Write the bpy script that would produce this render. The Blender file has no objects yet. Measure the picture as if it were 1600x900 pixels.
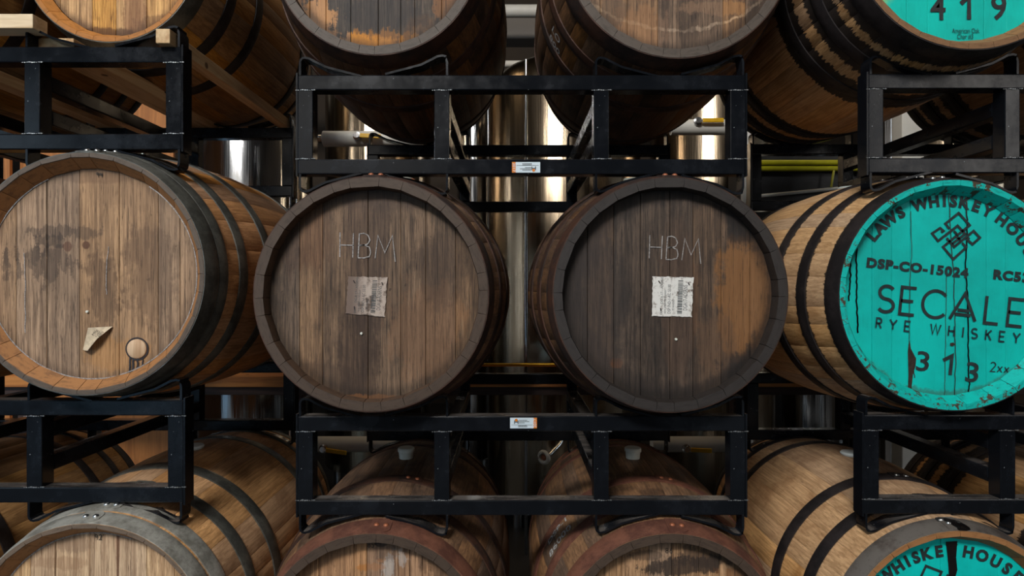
import bpy, bmesh, math, random
from math import sin, cos, pi, radians, atan2, hypot
from mathutils import Vector, Matrix
random.seed(7)
S = bpy.context.scene
COL = S.collection
# ------------------------------------------------------------------ camera
H = 1.5            # camera height
F = 900.0          # focal length in pixels of the 1600x900 frame
cam = bpy.data.objects.new('camera', bpy.data.cameras.new('camera'))
COL.objects.link(cam); S.camera = cam
cam.location = (0, 0, H); cam.rotation_euler = (pi/2, 0, 0)
cam.data.sensor_width = 36; cam.data.lens = 36*F/1600; cam.data.clip_start = .02
# ------------------------------------------------------------------ world, lights, exposure
W = bpy.data.worlds.new('world'); S.world = W; W.use_nodes = True
W.node_tree.nodes['Background'].inputs[0].default_value = (.55, .7, 1, 1)
W.node_tree.nodes['Background'].inputs[1].default_value = .05
S.view_settings.view_transform = 'Standard'; S.view_settings.look = 'None'
S.view_settings.gamma = 1; S.view_settings.exposure = 0.0; S.view_settings.use_curve_mapping = False

def area(name, loc, target, sx, sy, power, col):
    l = bpy.data.lights.new(name, 'AREA'); l.shape = 'RECTANGLE'; l.size = sx; l.size_y = sy
    l.energy = power; l.color = col
    o = bpy.data.objects.new(name, l); COL.objects.link(o); o.location = loc
    d = Vector(target)-Vector(loc); o.rotation_euler = d.to_track_quat('-Z', 'Y').to_euler()
    return o
# daylight through the windows of the room (behind and left of the photographer)
area('window_light_front', (-2.3, -4.6, 3.45), (0.1, 1.6, 1.2), 2.6, 1.7, 18, (1, .95, .88))
area('skylight', (-1.7, -3.1, 5.92), (-.1, 1.5, 1.0), 2.1, 1.7, 710, (1, .96, .90))
area('window_light_left', (-5.35, -1.9, 2.3), (-1.2, 1.4, 1.5), 2.6, 2.2, 32, (.62, .82, 1))
area('window_light_right', (4.9, -3.4, 3.4), (.8, 1.6, 1.0), 1.6, 1.8, 34, (1, .95, .9))
# unseen warm lamps, added over the tanks to give them golden reflections
for lx, ly, pw in ((-1.9, 3.3, 5), (0.5, 3.2, 6), (2.3, 3.3, 5)):
    area('added_lamp_light', (lx, ly, 4.25), (lx, ly+.4, 0), .5, .5, pw, (1, .74, .45))

# ------------------------------------------------------------------ node helpers
def mat(name):
    m = bpy.data.materials.new(name); m.use_nodes = True
    return m, m.node_tree
def NN(nt, t, ins=None, **at):
    n = nt.nodes.new(t)
    for k, v in at.items(): setattr(n, k, v)
    for k, v in (ins or {}).items():
        s = n.inputs[k]
        if isinstance(v, bpy.types.NodeSocket): nt.links.new(v, s)
        else: s.default_value = v
    return n
def MA(nt, op, a, b=0.0, c=0.0, clamp=False):
    return NN(nt, 'ShaderNodeMath', {0: a, 1: b, 2: c}, operation=op, use_clamp=clamp).outputs[0]
def C4(c): return (c[0], c[1], c[2], 1)
def SR(r, g, b):
    f = lambda v: ((v/255+.055)/1.055)**2.4 if v > 10 else v/255/12.92
    return (f(r), f(g), f(b))
def MIX(nt, fac, a, b, mode='MIX'):
    n = NN(nt, 'ShaderNodeMix', {}, data_type='RGBA', blend_type=mode)
    for i, v in ((0, fac), (6, a), (7, b)):
        if isinstance(v, bpy.types.NodeSocket): nt.links.new(v, n.inputs[i])
        else: n.inputs[i].default_value = v if i == 0 else C4(v)
    return n.outputs[2]
def SMOOTH(nt, v, lo, hi, a=0.0, b=1.0):
    n = NN(nt, 'ShaderNodeMapRange', {0: v, 1: lo, 2: hi, 3: a, 4: b}, interpolation_type='SMOOTHSTEP')
    return n.outputs[0]
def NOISE(nt, vec, scale, detail=4, rough=.6, dist=0.0):
    return NN(nt, 'ShaderNodeTexNoise', {'Vector': vec, 'Scale': scale, 'Detail': detail, 'Roughness': rough, 'Distortion': dist}).outputs['Fac']
def SCALEV(nt, vec, s):
    return NN(nt, 'ShaderNodeVectorMath', {0: vec, 1: s}, operation='MULTIPLY').outputs[0]
def BS(nt): return nt.nodes['Principled BSDF']
def L(nt, a, b): nt.links.new(a, b)

def simple(name, col, rough=.5, metal=0.0, var=0.0, scale=20, spec=.5):
    m, nt = mat(name); b = BS(nt)
    b.inputs['Roughness'].default_value = rough; b.inputs['Metallic'].default_value = metal
    b.inputs['Specular IOR Level'].default_value = spec
    tc = NN(nt, 'ShaderNodeTexCoord').outputs['Object']
    n = NOISE(nt, tc, scale, 4)
    c = MIX(nt, SMOOTH(nt, n, .3, .7), tuple(x*(1-var) for x in col), tuple(min(1, x*(1+var)) for x in col))
    L(nt, c, b.inputs['Base Color'])
    return m

def coords(nt, offset=True):
    """object coordinates and the same shifted at random for each object"""
    tc = NN(nt, 'ShaderNodeTexCoord').outputs['Object']
    oi = NN(nt, 'ShaderNodeObjectInfo').outputs['Random']
    off = NN(nt, 'ShaderNodeCombineXYZ', {0: MA(nt, 'MULTIPLY', oi, 31.7), 1: MA(nt, 'MULTIPLY', oi, 17.3), 2: MA(nt, 'MULTIPLY', oi, 53.1)}).outputs[0]
    sh = NN(nt, 'ShaderNodeVectorMath', {0: tc, 1: off}, operation='ADD').outputs[0]
    return tc, sh, oi
def grain_nodes(nt, sh, axis, fine=1.0):
    s = [150*fine]*3; s[axis] = 5
    g1 = NOISE(nt, SCALEV(nt, sh, tuple(s)), 1.0, 5, .65, .6)
    s = [520*fine]*3; s[axis] = 22
    g2 = NOISE(nt, SCALEV(nt, sh, tuple(s)), 1.0, 3, .6)
    return g1, g2

def head_mat(name, base, dark, light, blobs=(), blotch=.5, blot_scale=7, rough=.62, tone=.28, rimdark=.35, spots=.5, grain=1.0, Rh=.25):
    m, nt = mat(name); b = BS(nt)
    tc, sh, oi = coords(nt)
    g1, g2 = grain_nodes(nt, sh, 2)
    bl = NOISE(nt, SCALEV(nt, tc, (1.5, 1, .8)), blot_scale, 6, .68, .4)
    c = MIX(nt, SMOOTH(nt, g1, .30, .72), tuple(x*(1-.42*grain) for x in base), light)
    c = MIX(nt, MA(nt, 'MULTIPLY', SMOOTH(nt, bl, .45, .66), blotch), c, dark)
    # pores and small ticks along the grain
    c = MIX(nt, MA(nt, 'MULTIPLY', SMOOTH(nt, g2, .56, .70), .62*grain), c, tuple(x*.30 for x in dark))
    sp = NOISE(nt, SCALEV(nt, tc, (1, 1, .6)), 42, 3, .6)
    c = MIX(nt, MA(nt, 'MULTIPLY', SMOOTH(nt, sp, .66, .73), spots), c, tuple(x*.45 for x in dark))
    sep = NN(nt, 'ShaderNodeSeparateXYZ', {0: tc}); X, Z = sep.outputs[0], sep.outputs[2]
    nz = NOISE(nt, SCALEV(nt, tc, (60, 10, 9)), 1.0, 5, .7)
    nz2 = NOISE(nt, tc, 16, 5, .7)
    for bb in blobs:
        kind = bb[0]
        if kind == 'blob':
            _, cx, cz, rx, rz, col, st, jag = bb
            dx = MA(nt, 'DIVIDE', MA(nt, 'SUBTRACT', X, cx), rx); dz = MA(nt, 'DIVIDE', MA(nt, 'SUBTRACT', Z, cz), rz)
            d = MA(nt, 'SQRT', MA(nt, 'ADD', MA(nt, 'MULTIPLY', dx, dx), MA(nt, 'MULTIPLY', dz, dz)))
            nn = MA(nt, 'ADD', MA(nt, 'MULTIPLY', MA(nt, 'SUBTRACT', nz, .5), jag*1.6), MA(nt, 'MULTIPLY', MA(nt, 'SUBTRACT', nz2, .5), jag*2.0))
            f = SMOOTH(nt, MA(nt, 'ADD', d, nn), 1.18, .82)
        elif kind == 'ring':
            _, cx, cz, r, w, col, st, jag = bb
            dx = MA(nt, 'SUBTRACT', X, cx); dz = MA(nt, 'SUBTRACT', Z, cz)
            d = MA(nt, 'SQRT', MA(nt, 'ADD', MA(nt, 'MULTIPLY', dx, dx), MA(nt, 'MULTIPLY', dz, dz)))
            d = MA(nt, 'ADD', d, MA(nt, 'MULTIPLY', MA(nt, 'SUBTRACT', nz2, .5), jag*.1))
            d = MA(nt, 'ABSOLUTE', MA(nt, 'SUBTRACT', d, r))
            f = MA(nt, 'MULTIPLY', SMOOTH(nt, d, w, w*.3), SMOOTH(nt, nz, .3, .6))
        elif kind == 'outside':      # everything beyond radius r from a centre
            _, cx, cz, r, w, col, st, jag = bb
            dx = MA(nt, 'SUBTRACT', X, cx); dz = MA(nt, 'SUBTRACT', Z, cz)
            d = MA(nt, 'SQRT', MA(nt, 'ADD', MA(nt, 'MULTIPLY', dx, dx), MA(nt, 'MULTIPLY', dz, dz)))
            d = MA(nt, 'ADD', d, MA(nt, 'MULTIPLY', MA(nt, 'SUBTRACT', nz2, .5), jag*.1))
            d = MA(nt, 'ADD', d, MA(nt, 'MULTIPLY', MA(nt, 'SUBTRACT', nz, .5), jag*.1))
            f = SMOOTH(nt, d, r-w, r+w)
        c = MIX(nt, MA(nt, 'MULTIPLY', f, st), c, col)
    fine = SMOOTH(nt, g2, .55, .66)
    c = MIX(nt, MA(nt, 'MULTIPLY', fine, .38*grain), c, tuple(x*.35 for x in dark))
    lines = NOISE(nt, SCALEV(nt, sh, (260, 260, 2.2)), 1.0, 2, .5)     # long checks along the grain
    c = MIX(nt, MA(nt, 'MULTIPLY', SMOOTH(nt, lines, .66, .70), .6*grain), c, tuple(x*.3 for x in dark))
    # darker ring where the boards enter the croze
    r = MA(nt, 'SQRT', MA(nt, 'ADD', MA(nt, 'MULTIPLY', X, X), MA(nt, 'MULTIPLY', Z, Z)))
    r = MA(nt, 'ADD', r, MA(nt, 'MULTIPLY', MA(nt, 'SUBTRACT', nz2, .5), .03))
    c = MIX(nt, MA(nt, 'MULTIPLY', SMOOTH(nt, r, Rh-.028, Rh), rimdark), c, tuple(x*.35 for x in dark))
    # each board its own tone, faint streaks kept over the stains
    hv = NN(nt, 'ShaderNodeHueSaturation', {'Value': MA(nt, 'ADD', 1-tone, MA(nt, 'MULTIPLY', oi, 2*tone)), 'Saturation': MA(nt, 'ADD', .88, MA(nt, 'MULTIPLY', oi, .25)), 'Color': c}).outputs[0]
    c = MIX(nt, MA(nt, 'MULTIPLY', SMOOTH(nt, g1, .35, .75), .5*grain), hv, (.62, .62, .62), 'OVERLAY')
    L(nt, c, b.inputs['Base Color'])
    b.inputs['Roughness'].default_value = rough; b.inputs['Specular IOR Level'].default_value = .3
    hgt = MA(nt, 'ADD', MA(nt, 'MULTIPLY', g1, .6), MA(nt, 'MULTIPLY', g2, .5))
    L(nt, NN(nt, 'ShaderNodeBump', {'Height': hgt, 'Strength': .35*grain, 'Distance': .0015}).outputs[0], b.inputs['Normal'])
    return m

def stave_mat(name, base, dark, light, chime, hoops, stain=0.0, stain_w=.012, jagged=.7, tone=.3, rough=.6, blotch=.4, chime_in=None, chip=None, Llen=.89):
    m, nt = mat(name); b = BS(nt)
    tc, sh, oi = coords(nt)
    g1, g2 = grain_nodes(nt, sh, 1)
    bl = NOISE(nt, sh, 6, 5, .65, .3)
    c = MIX(nt, SMOOTH(nt, g1, .3, .72), tuple(x*.7 for x in base), light)
    c = MIX(nt, MA(nt, 'MULTIPLY', SMOOTH(nt, bl, .46, .66), blotch), c, dark)
    c = MIX(nt, MA(nt, 'MULTIPLY', SMOOTH(nt, g2, .58, .70), .5), c, tuple(x*.35 for x in dark))
    Y = NN(nt, 'ShaderNodeSeparateXYZ', {0: tc}).outputs[1]
    if stain > 0:
        jag = MA(nt, 'MULTIPLY', MA(nt, 'SUBTRACT', NOISE(nt, SCALEV(nt, sh, (110, 6, 60)), 1.0, 4, .7), .42), .085*jagged)
        for (t0, t1) in hoops:
            d = MA(nt, 'ABSOLUTE', MA(nt, 'SUBTRACT', Y, (t0+t1)/2))
            d = MA(nt, 'SUBTRACT', d, MA(nt, 'MAXIMUM', jag, 0.0))
            c = MIX(nt, MA(nt, 'MULTIPLY', SMOOTH(nt, d, (t1-t0)/2+stain_w+.002, (t1-t0)/2+stain_w-.002), stain), c, (.012, .010, .010))
    c = NN(nt, 'ShaderNodeHueSaturation', {'Value': MA(nt, 'ADD', 1-tone, MA(nt, 'MULTIPLY', oi, 2*tone)), 'Saturation': MA(nt, 'ADD', .85, MA(nt, 'MULTIPLY', oi, .3)), 'Color': c}).outputs[0]
    # chime: end grain and bevel
    nz = NOISE(nt, SCALEV(nt, sh, (40, 40, 160)), 1.0, 4, .7)
    ci = chime_in or chime
    cc = MIX(nt, SMOOTH(nt, Y, .0012, .003), chime, ci)
    cc = MIX(nt, MA(nt, 'MULTIPLY', SMOOTH(nt, nz, .45, .68), .45), cc, tuple(x*.3 for x in chime))
    if chip:
        cn = NOISE(nt, sh, 30, 5, .7)
        cc = MIX(nt, SMOOTH(nt, cn, .56, .60), cc, chip)
    zr = NN(nt, 'ShaderNodeSeparateXYZ', {0: NN(nt, 'ShaderNodeTexCoord').outputs['Normal']}).outputs[2]
    inner = MA(nt, 'MULTIPLY', SMOOTH(nt, Y, .06, .05), SMOOTH(nt, zr, .35, .1))
    c = MIX(nt, inner, c, cc)
    L(nt, c, b.inputs['Base Color'])
    b.inputs['Roughness'].default_value = rough; b.inputs['Specular IOR Level'].default_value = .35
    hgt = MA(nt, 'ADD', MA(nt, 'MULTIPLY', g1, .6), MA(nt, 'MULTIPLY', g2, .4))
    L(nt, NN(nt, 'ShaderNodeBump', {'Height': hgt, 'Strength': .3, 'Distance': .0015}).outputs[0], b.inputs['Normal'])
    return m

def hoop_mat(name, base, other, rough, metal, thr=.5, scale=14):
    m, nt = mat(name); b = BS(nt)
    tc = NN(nt, 'ShaderNodeTexCoord').outputs['Object']
    n = NOISE(nt, tc, scale, 6, .7); n2 = NOISE(nt, tc, scale*9, 4, .7)
    c = MIX(nt, SMOOTH(nt, n, thr-.12, thr+.12), base, other)
    c = MIX(nt, MA(nt, 'MULTIPLY', SMOOTH(nt, n2, .55, .72), .5), c, tuple(x*.35 for x in base))
    L(nt, c, b.inputs['Base Color']); b.inputs['Metallic'].default_value = metal
    L(nt, SMOOTH(nt, n, .3, .7, rough-.1, rough+.15), b.inputs['Roughness'])
    L(nt, NN(nt, 'ShaderNodeBump', {'Height': n2, 'Strength': .25, 'Distance': .001}).outputs[0], b.inputs['Normal'])
    return m

def paint_mat(name, col, worn=None, patch=None):
    """painted barrel head: mottled paint over grain"""
    m, nt = mat(name); b = BS(nt)
    tc, sh, oi = coords(nt)
    g1, g2 = grain_nodes(nt, sh, 2)
    bl = NOISE(nt, tc, 5, 5, .65)
    c = MIX(nt, SMOOTH(nt, bl, .35, .65), tuple(x*.86 for x in col), tuple(min(1, x*1.10) for x in col))
    c = MIX(nt, MA(nt, 'MULTIPLY', SMOOTH(nt, g2, .60, .72), .35), c, tuple(x*.45 for x in col))
    sep = NN(nt, 'ShaderNodeSeparateXYZ', {0: tc}); X, Z = sep.outputs[0], sep.outputs[2]
    nz2 = NOISE(nt, tc, 22, 5, .75)
    if worn:   # dirt and bare wood towards the lower croze
        r = MA(nt, 'SQRT', MA(nt, 'ADD', MA(nt, 'MULTIPLY', X, X), MA(nt, 'MULTIPLY', Z, Z)))
        k = MA(nt, 'ADD', MA(nt, 'ADD', r, MA(nt, 'MULTIPLY', MA(nt, 'MINIMUM', Z, 0.0), -.12)), MA(nt, 'MULTIPLY', MA(nt, 'SUBTRACT', nz2, .5), .06))
        c = MIX(nt, MA(nt, 'MULTIPLY', SMOOTH(nt, k, .262, .276), .55), c, worn)
    if patch:
        px, pz, pr, pc = patch
        dx = MA(nt, 'SUBTRACT', X, px); dz = MA(nt, 'SUBTRACT', Z, pz)
        d = MA(nt, 'SQRT', MA(nt, 'ADD', MA(nt, 'MULTIPLY', dx, dx), MA(nt, 'MULTIPLY', dz, dz)))
        c = MIX(nt, SMOOTH(nt, MA(nt, 'ADD', d, MA(nt, 'MULTIPLY', MA(nt, 'SUBTRACT', nz2, .5), .05)), pr+.03, pr-.03), c, pc)
    c = NN(nt, 'ShaderNodeHueSaturation', {'Value': MA(nt, 'ADD', .95, MA(nt, 'MULTIPLY', oi, .1)), 'Color': c}).outputs[0]
    L(nt, c, b.inputs['Base Color']); b.inputs['Roughness'].default_value = .55; b.inputs['Specular IOR Level'].default_value = .3
    L(nt, NN(nt, 'ShaderNodeBump', {'Height': g2, 'Strength': .25, 'Distance': .001}).outputs[0], b.inputs['Normal'])
    return m

def steel_mat(name, col, rough, brushed=.5):
    m, nt = mat(name); b = BS(nt)
    tc = NN(nt, 'ShaderNodeTexCoord').outputs['Object']
    n = NOISE(nt, SCALEV(nt, tc, (6, 6, 90)), 1.0, 4, .6)
    n2 = NOISE(nt, tc, 3, 3, .5)
    b.inputs['Metallic'].default_value = 1
    L(nt, MIX(nt, SMOOTH(nt, n2, .3, .7), tuple(x*.8 for x in col), col), b.inputs['Base Color'])
    n3 = NOISE(nt, SCALEV(nt, tc, (14, 14, .4)), 1.0, 4, .6)
    L(nt, SMOOTH(nt, n3, .3, .7, rough*.7, rough*1.3), b.inputs['Roughness'])
    L(nt, NN(nt, 'ShaderNodeBump', {'Height': n3, 'Strength': .25, 'Distance': .012}).outputs[0], b.inputs['Normal'])
    return m
def glossy_black(name, col=(.005, .006, .008), rough=.20):
    m, nt = mat(name); b = BS(nt)
    tc = NN(nt, 'ShaderNodeTexCoord').outputs['Object']
    n = NOISE(nt, tc, 9, 6, .7); sp = NOISE(nt, tc, 160, 2, .5)
    c = MIX(nt, SMOOTH(nt, n, .45, .7), col, tuple(x*1.9 for x in col))
    c = MIX(nt, SMOOTH(nt, sp, .745, .765), c, (.25, .27, .28))
    up = NN(nt, 'ShaderNodeSeparateXYZ', {0: NN(nt, 'ShaderNodeTexCoord').outputs['Normal']}).outputs[2]
    dn = NOISE(nt, SCALEV(nt, tc, (8, 30, 8)), 1.0, 5, .7)      # settled dust on top faces
    c = MIX(nt, MA(nt, 'MULTIPLY', SMOOTH(nt, up, .9, .98), SMOOTH(nt, dn, .35, .6, .15, .8)), c, (.13, .115, .105))
    L(nt, c, b.inputs['Base Color'])
    b.inputs['Specular IOR Level'].default_value = .22
    L(nt, SMOOTH(nt, n, .3, .7, rough-.08, rough+.12), b.inputs['Roughness'])
    L(nt, NN(nt, 'ShaderNodeBump', {'Height': sp, 'Strength': .05, 'Distance': .001}).outputs[0], b.inputs['Normal'])
    return m
def timber_mat(name, base, dark, axis):
    m, nt = mat(name); b = BS(nt)
    tc, sh, oi = coords(nt)
    s = [38]*3; s[axis] = 2.2
    n = NOISE(nt, SCALEV(nt, sh, tuple(s)), 1.0, 4, .6, 1.0)
    kn = NN(nt, 'ShaderNodeTexVoronoi', {'Vector': sh, 'Scale': 9.0}).outputs['Distance']
    c = MIX(nt, SMOOTH(nt, n, .35, .7), base, dark)
    c = MIX(nt, SMOOTH(nt, kn, .10, .05), c, tuple(x*.35 for x in dark))
    L(nt, c, b.inputs['Base Color']); b.inputs['Roughness'].default_value = .65
    return m

# ------------------------------------------------------------------ object helpers
def link(name, me, m=None, parent=None, loc=None):
    o = bpy.data.objects.new(name, me); COL.objects.link(o)
    if m is not None and me is not None and len(me.materials) == 0: me.materials.append(m)
    if parent: o.parent = parent
    if loc: o.location = loc
    return o
def from_bm(name, bm, smooth=False):
    me = bpy.data.meshes.new(name); bmesh.ops.recalc_face_normals(bm, faces=bm.faces)
    bm.to_mesh(me); bm.free()
    if smooth:
        me.polygons.foreach_set('use_smooth', [True]*len(me.polygons))
        me.set_sharp_from_angle(angle=radians(38))
    return me
def empty(name, loc, label, cat, group=None):
    o = bpy.data.objects.new(name, None); COL.objects.link(o); o.location = loc; o.empty_display_size = .05
    tag(o, label, cat, group); return o
def tag(o, label, cat, group=None):
    o['label'] = label; o['category'] = cat
    if group: o['group'] = group
    return o
def box_bm(bm, x0, x1, y0, y1, z0, z1):
    v = [bm.verts.new((x, y, z)) for x in (x0, x1) for y in (y0, y1) for z in (z0, z1)]
    for f in ((0, 1, 3, 2), (4, 6, 7, 5), (0, 4, 5, 1), (2, 3, 7, 6), (0, 2, 6, 4), (1, 5, 7, 3)):
        bm.faces.new([v[i] for i in f])
def box_me(name, x0, x1, y0, y1, z0, z1, bev=0.0):
    bm = bmesh.new(); box_bm(bm, x0, x1, y0, y1, z0, z1)
    if bev: bmesh.ops.bevel(bm, geom=list(bm.edges), offset=bev, segments=2, affect='EDGES', profile=.5)
    return from_bm(name, bm, False)
def lathe_me(name, prof, n=32, axis='z', smooth=True, closed=False):
    """revolve (radius, height) points"""
    bm = bmesh.new(); rings = []
    for r, h in prof:
        ring = []
        for i in range(n):
            a = 2*pi*i/n
            if axis == 'z': p = (r*cos(a), r*sin(a), h)
            elif axis == 'x': p = (h, r*cos(a), r*sin(a))
            else: p = (r*cos(a), h, r*sin(a))
            ring.append(bm.verts.new(p))
        rings.append(ring)
    m = len(rings)
    for k in range(m if closed else m-1):
        a, b2 = rings[k], rings[(k+1) % m]
        for i in range(n):
            j = (i+1) % n; bm.faces.new((a[i], a[j], b2[j], b2[i]))
    if not closed:
        for ring in (rings[0], rings[-1]):
            if prof[rings.index(ring)][0] > 1e-5: bm.faces.new(ring)
    bmesh.ops.remove_doubles(bm, verts=bm.verts, dist=1e-6)
    return from_bm(name, bm, smooth)
def tube_me(name, pts, r, n=12):
    bm = bmesh.new(); rings = []; pts = [Vector(p) for p in pts]
    up = None
    for i, p in enumerate(pts):
        d = (pts[min(i+1, len(pts)-1)]-pts[max(i-1, 0)]).normalized()
        if up is None: up = d.orthogonal().normalized()
        up = (up-d*up.dot(d)).normalized(); s = d.cross(up)
        rings.append([bm.verts.new(p+(up*cos(2*pi*k/n)+s*sin(2*pi*k/n))*r) for k in range(n)])
    for a, b2 in zip(rings, rings[1:]):
        for k in range(n): bm.faces.new((a[k], a[(k+1) % n], b2[(k+1) % n], b2[k]))
    bm.faces.new(rings[0]); bm.faces.new(rings[-1])
    return from_bm(name, bm, True)

def ribbon(bm, pts, w, closed=False, f3=lambda x, z: (x, 0, z), miter=2.0):
    """flat stroke of width w along 2-D points; f3 maps 2-D to 3-D"""
    P = [Vector(p) for p in pts]; n = len(P)
    if closed and (P[0]-P[-1]).length < 1e-6: P = P[:-1]; n -= 1
    left, right = [], []
    for i in range(n):
        a = P[i-1] if (i > 0 or closed) else None; b2 = P[(i+1) % n] if (i < n-1 or closed) else None
        d1 = (P[i]-a).normalized() if a is not None else None
        d2 = (b2-P[i]).normalized() if b2 is not None else None
        if d1 is None: d1 = d2
        if d2 is None: d2 = d1
        t = d1+d2
        t = d1 if t.length < 1e-4 else t.normalized()
        nn = Vector((-t.y, t.x)); c = max(1/miter, nn.dot(Vector((-d1.y, d1.x))))
        o = nn*(w/2/c); left.append(P[i]+o); right.append(P[i]-o)
    lv = [bm.verts.new(f3(*p)) for p in left]; rv = [bm.verts.new(f3(*p)) for p in right]
    for i in range(n if closed else n-1):
        j = (i+1) % n; bm.faces.new((lv[i], lv[j], rv[j], rv[i]))
def arc(cx, cy, rx, ry, a0, a1, n=14):
    return [(cx+rx*cos(radians(a0+(a1-a0)*i/n)), cy+ry*sin(radians(a0+(a1-a0)*i/n))) for i in range(n+1)]
# stroke alphabet: unit height; each glyph = (width, [polylines])
G = {
 'S': (.62, [arc(.31, .74, .27, .24, 35, 270, 14)+arc(.31, .26, .29, .24, 90, -145, 14)[1:]]),
 'E': (.60, [[(.58, 1), (.04, 1), (.04, 0), (.58, 0)], [(.04, .5), (.5, .5)]]),
 'C': (.90, [arc(.5, .5, .48, .5, 42, 318, 24)]),
 'A': (.95, [[(0, 0), (.48, 1), (.95, 0)], [(.26, .36), (.70, .36)], [(.20, .20), (.76, .20)]]),
 'L': (.55, [[(.05, 1), (.05, 0), (.55, 0)]]),
 'R': (.6, [[(.05, 0), (.05, 1)]+arc(.3, .75, .25, .25, 90, -90, 10)+[(.05, .5)], [(.3, .5), (.58, 0)]]),
 'Y': (.7, [[(0, 1), (.35, .5), (.7, 1)], [(.35, .5), (.35, 0)]]),
 'W': (1.0, [[(0, 1), (.25, 0), (.5, 1), (.75, 0), (1, 1)]]),
 'H': (.65, [[(.05, 0), (.05, 1)], [(.6, 0), (.6, 1)], [(.05, .5), (.6, .5)]]),
 'I': (.1, [[(.05, 0), (.05, 1)]]),
 'K': (.6, [[(.05, 0), (.05, 1)], [(.58, 1), (.08, .45)], [(.22, .6), (.6, 0)]]),
 'B': (.6, [[(.05, 0), (.05, 1)]+arc(.25, .76, .25, .24, 90, -90, 8)+[(.08, .52)], [(.1, .52)]+arc(.27, .26, .3, .26, 90, -90, 8)+[(.05, 0)]]),
 'M': (.9, [[(.05, 0), (.12, .95), (.42, .25), (.72, .95), (.88, -.1)]]),
 '2': (.55, [arc(.28, .72, .25, .25, 160, -30, 10)+[(.05, 0), (.55, .02)]]),
 'x': (.5, [[(0, 0), (.5, .62)], [(.05, .6), (.5, 0)]]),
 '9': (.5, [arc(.26, .72, .22, .24, 10, 370, 12)+[(.42, 0)]]),
 '4': (.55, [[(.1, .98), (.05, .45), (.55, .45)], [(.45, .9), (.42, 0)]]),
 '8': (.5, [arc(.25, .74, .2, .22, -90, 270, 12), arc(.25, .27, .24, .25, 90, 450, 12)]),
 '5': (.5, [[(.48, 1), (.1, 1), (.07, .58)]+arc(.22, .3, .26, .3, 100, -140, 10)]),
 '6': (.5, [[(.42, 1), (.12, .55)]+arc(.27, .28, .22, .26, 150, -200, 12)]),
 '3': (.5, [arc(.22, .76, .22, .23, 150, -80, 10)+arc(.22, .27, .26, .27, 80, -150, 10)[1:]]),
 '1': (.3, [[(0, .75), (.2, 1), (.2, 0)]]),
 "'": (.2, [[(.1, 1), (.05, .85)]]),
}
def stroke_text(bm, s, x, z, h, w, ang=0.0, gap=.22, width=None, f3=lambda x, z: (x, 0, z), wob=0.0):
    """write s from (x,z) along ang (radians), cap height h, stroke w; width = total width to fill"""
    rnd = random.Random(hash(s) & 0 | len(s)*7+3)
    ws = [G[c][0] if c != ' ' else .45 for c in s]
    tot = sum(ws)*h; gp = gap*h
    if width and len(s) > 1: gp = (width-tot)/(len(s)-1)
    cx = 0
    ca, sa = cos(ang), sin(ang)
    for c, wd in zip(s, ws):
        if c != ' ':
            for pl in G[c][1]:
                q = []
                for (u, v) in pl:
                    X = cx+u*h+rnd.uniform(-wob, wob)*h; Z = v*h+rnd.uniform(-wob, wob)*h
                    q.append((x+X*ca-Z*sa, z+X*sa+Z*ca))
                ribbon(bm, q, w, f3=f3)
        cx += wd*h+gp
def font_glyphs(body, size, offset=0.0, spacing=1.0, align='LEFT'):
    cu = bpy.data.curves.new('lettering', 'FONT'); cu.body = body; cu.size = size; cu.offset = offset
    cu.space_character = spacing; cu.align_x = align; cu.resolution_u = 3
    o = bpy.data.objects.new('tmp', cu); COL.objects.link(o)
    bpy.context.view_layer.update()
    me = bpy.data.meshes.new_from_object(o.evaluated_get(bpy.context.evaluated_depsgraph_get()))
    bpy.data.objects.remove(o); bpy.data.curves.remove(cu)
    return me
def add_font(bm, body, x, z, size, ang=0.0, offset=0.0, spacing=1.0, align='LEFT', sx=1.0, width=None):
    me = font_glyphs(body, size, offset, spacing, align)
    xs = [v.co.x for v in me.vertices]
    if width: sx = width/(max(xs)-min(xs))
    x0 = min(xs) if align == 'LEFT' else 0
    ca, sa = cos(ang), sin(ang); vs = []
    for v in me.vertices:
        X = (v.co.x-x0)*sx; Z = v.co.y
        vs.append(bm.verts.new((x+X*ca-Z*sa, 0, z+X*sa+Z*ca)))
    for p in me.polygons:
        try: bm.faces.new([vs[i] for i in p.vertices])
        except ValueError: pass
    bpy.data.meshes.remove(me)
def flat_part(name, bm, m, parent, y, label=None):
    """thin flat film standing y in front of the origin plane, facing the viewer"""
    for f in bm.faces:
        f.normal_update()
        if f.normal.y > 0: f.normal_flip()
    me = bpy.data.meshes.new(name); bm.to_mesh(me); bm.free()
    o = link(name, me, m, parent, (0, y, 0))
    if label: o['label'] = label
    return o

# ------------------------------------------------------------------ materials
TEAL = SR(0, 183, 173)
M = {}
M['rack'] = glossy_black('rack_paint')
M['weld'] = simple('weld_metal', (.32, .33, .34), .35, .7, .5, 150)
M['rivet_steel'] = simple('rivet_steel', (.5, .52, .52), .3, 1, .2)
M['rivet_rust'] = simple('rivet_rust', SR(150, 90, 62), .5, .3, .3, 60)
M['hoop_zinc'] = hoop_mat('hoop_galvanised', SR(98, 98, 92), SR(66, 66, 62), .45, .3)
M['hoop_zinc_bright'] = hoop_mat('hoop_galvanised_bright', SR(172, 170, 162), SR(120, 118, 110), .38, .3)
M['hoop_rust'] = hoop_mat('hoop_rusted', SR(122, 78, 60), SR(86, 50, 38), .7, .15, .5, 12)
M['hoop_rust_dark'] = hoop_mat('hoop_rusted_dark', SR(70, 42, 28), SR(38, 25, 20), .7, .15, .5, 12)
M['hoop_black'] = hoop_mat('hoop_blackened', SR(52, 46, 46), SR(26, 22, 23), .55, .3, .5, 10)
M['hoop_grey'] = hoop_mat('hoop_grey', SR(120, 114, 108), SR(80, 70, 64), .42, .3, .55, 10)
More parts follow.
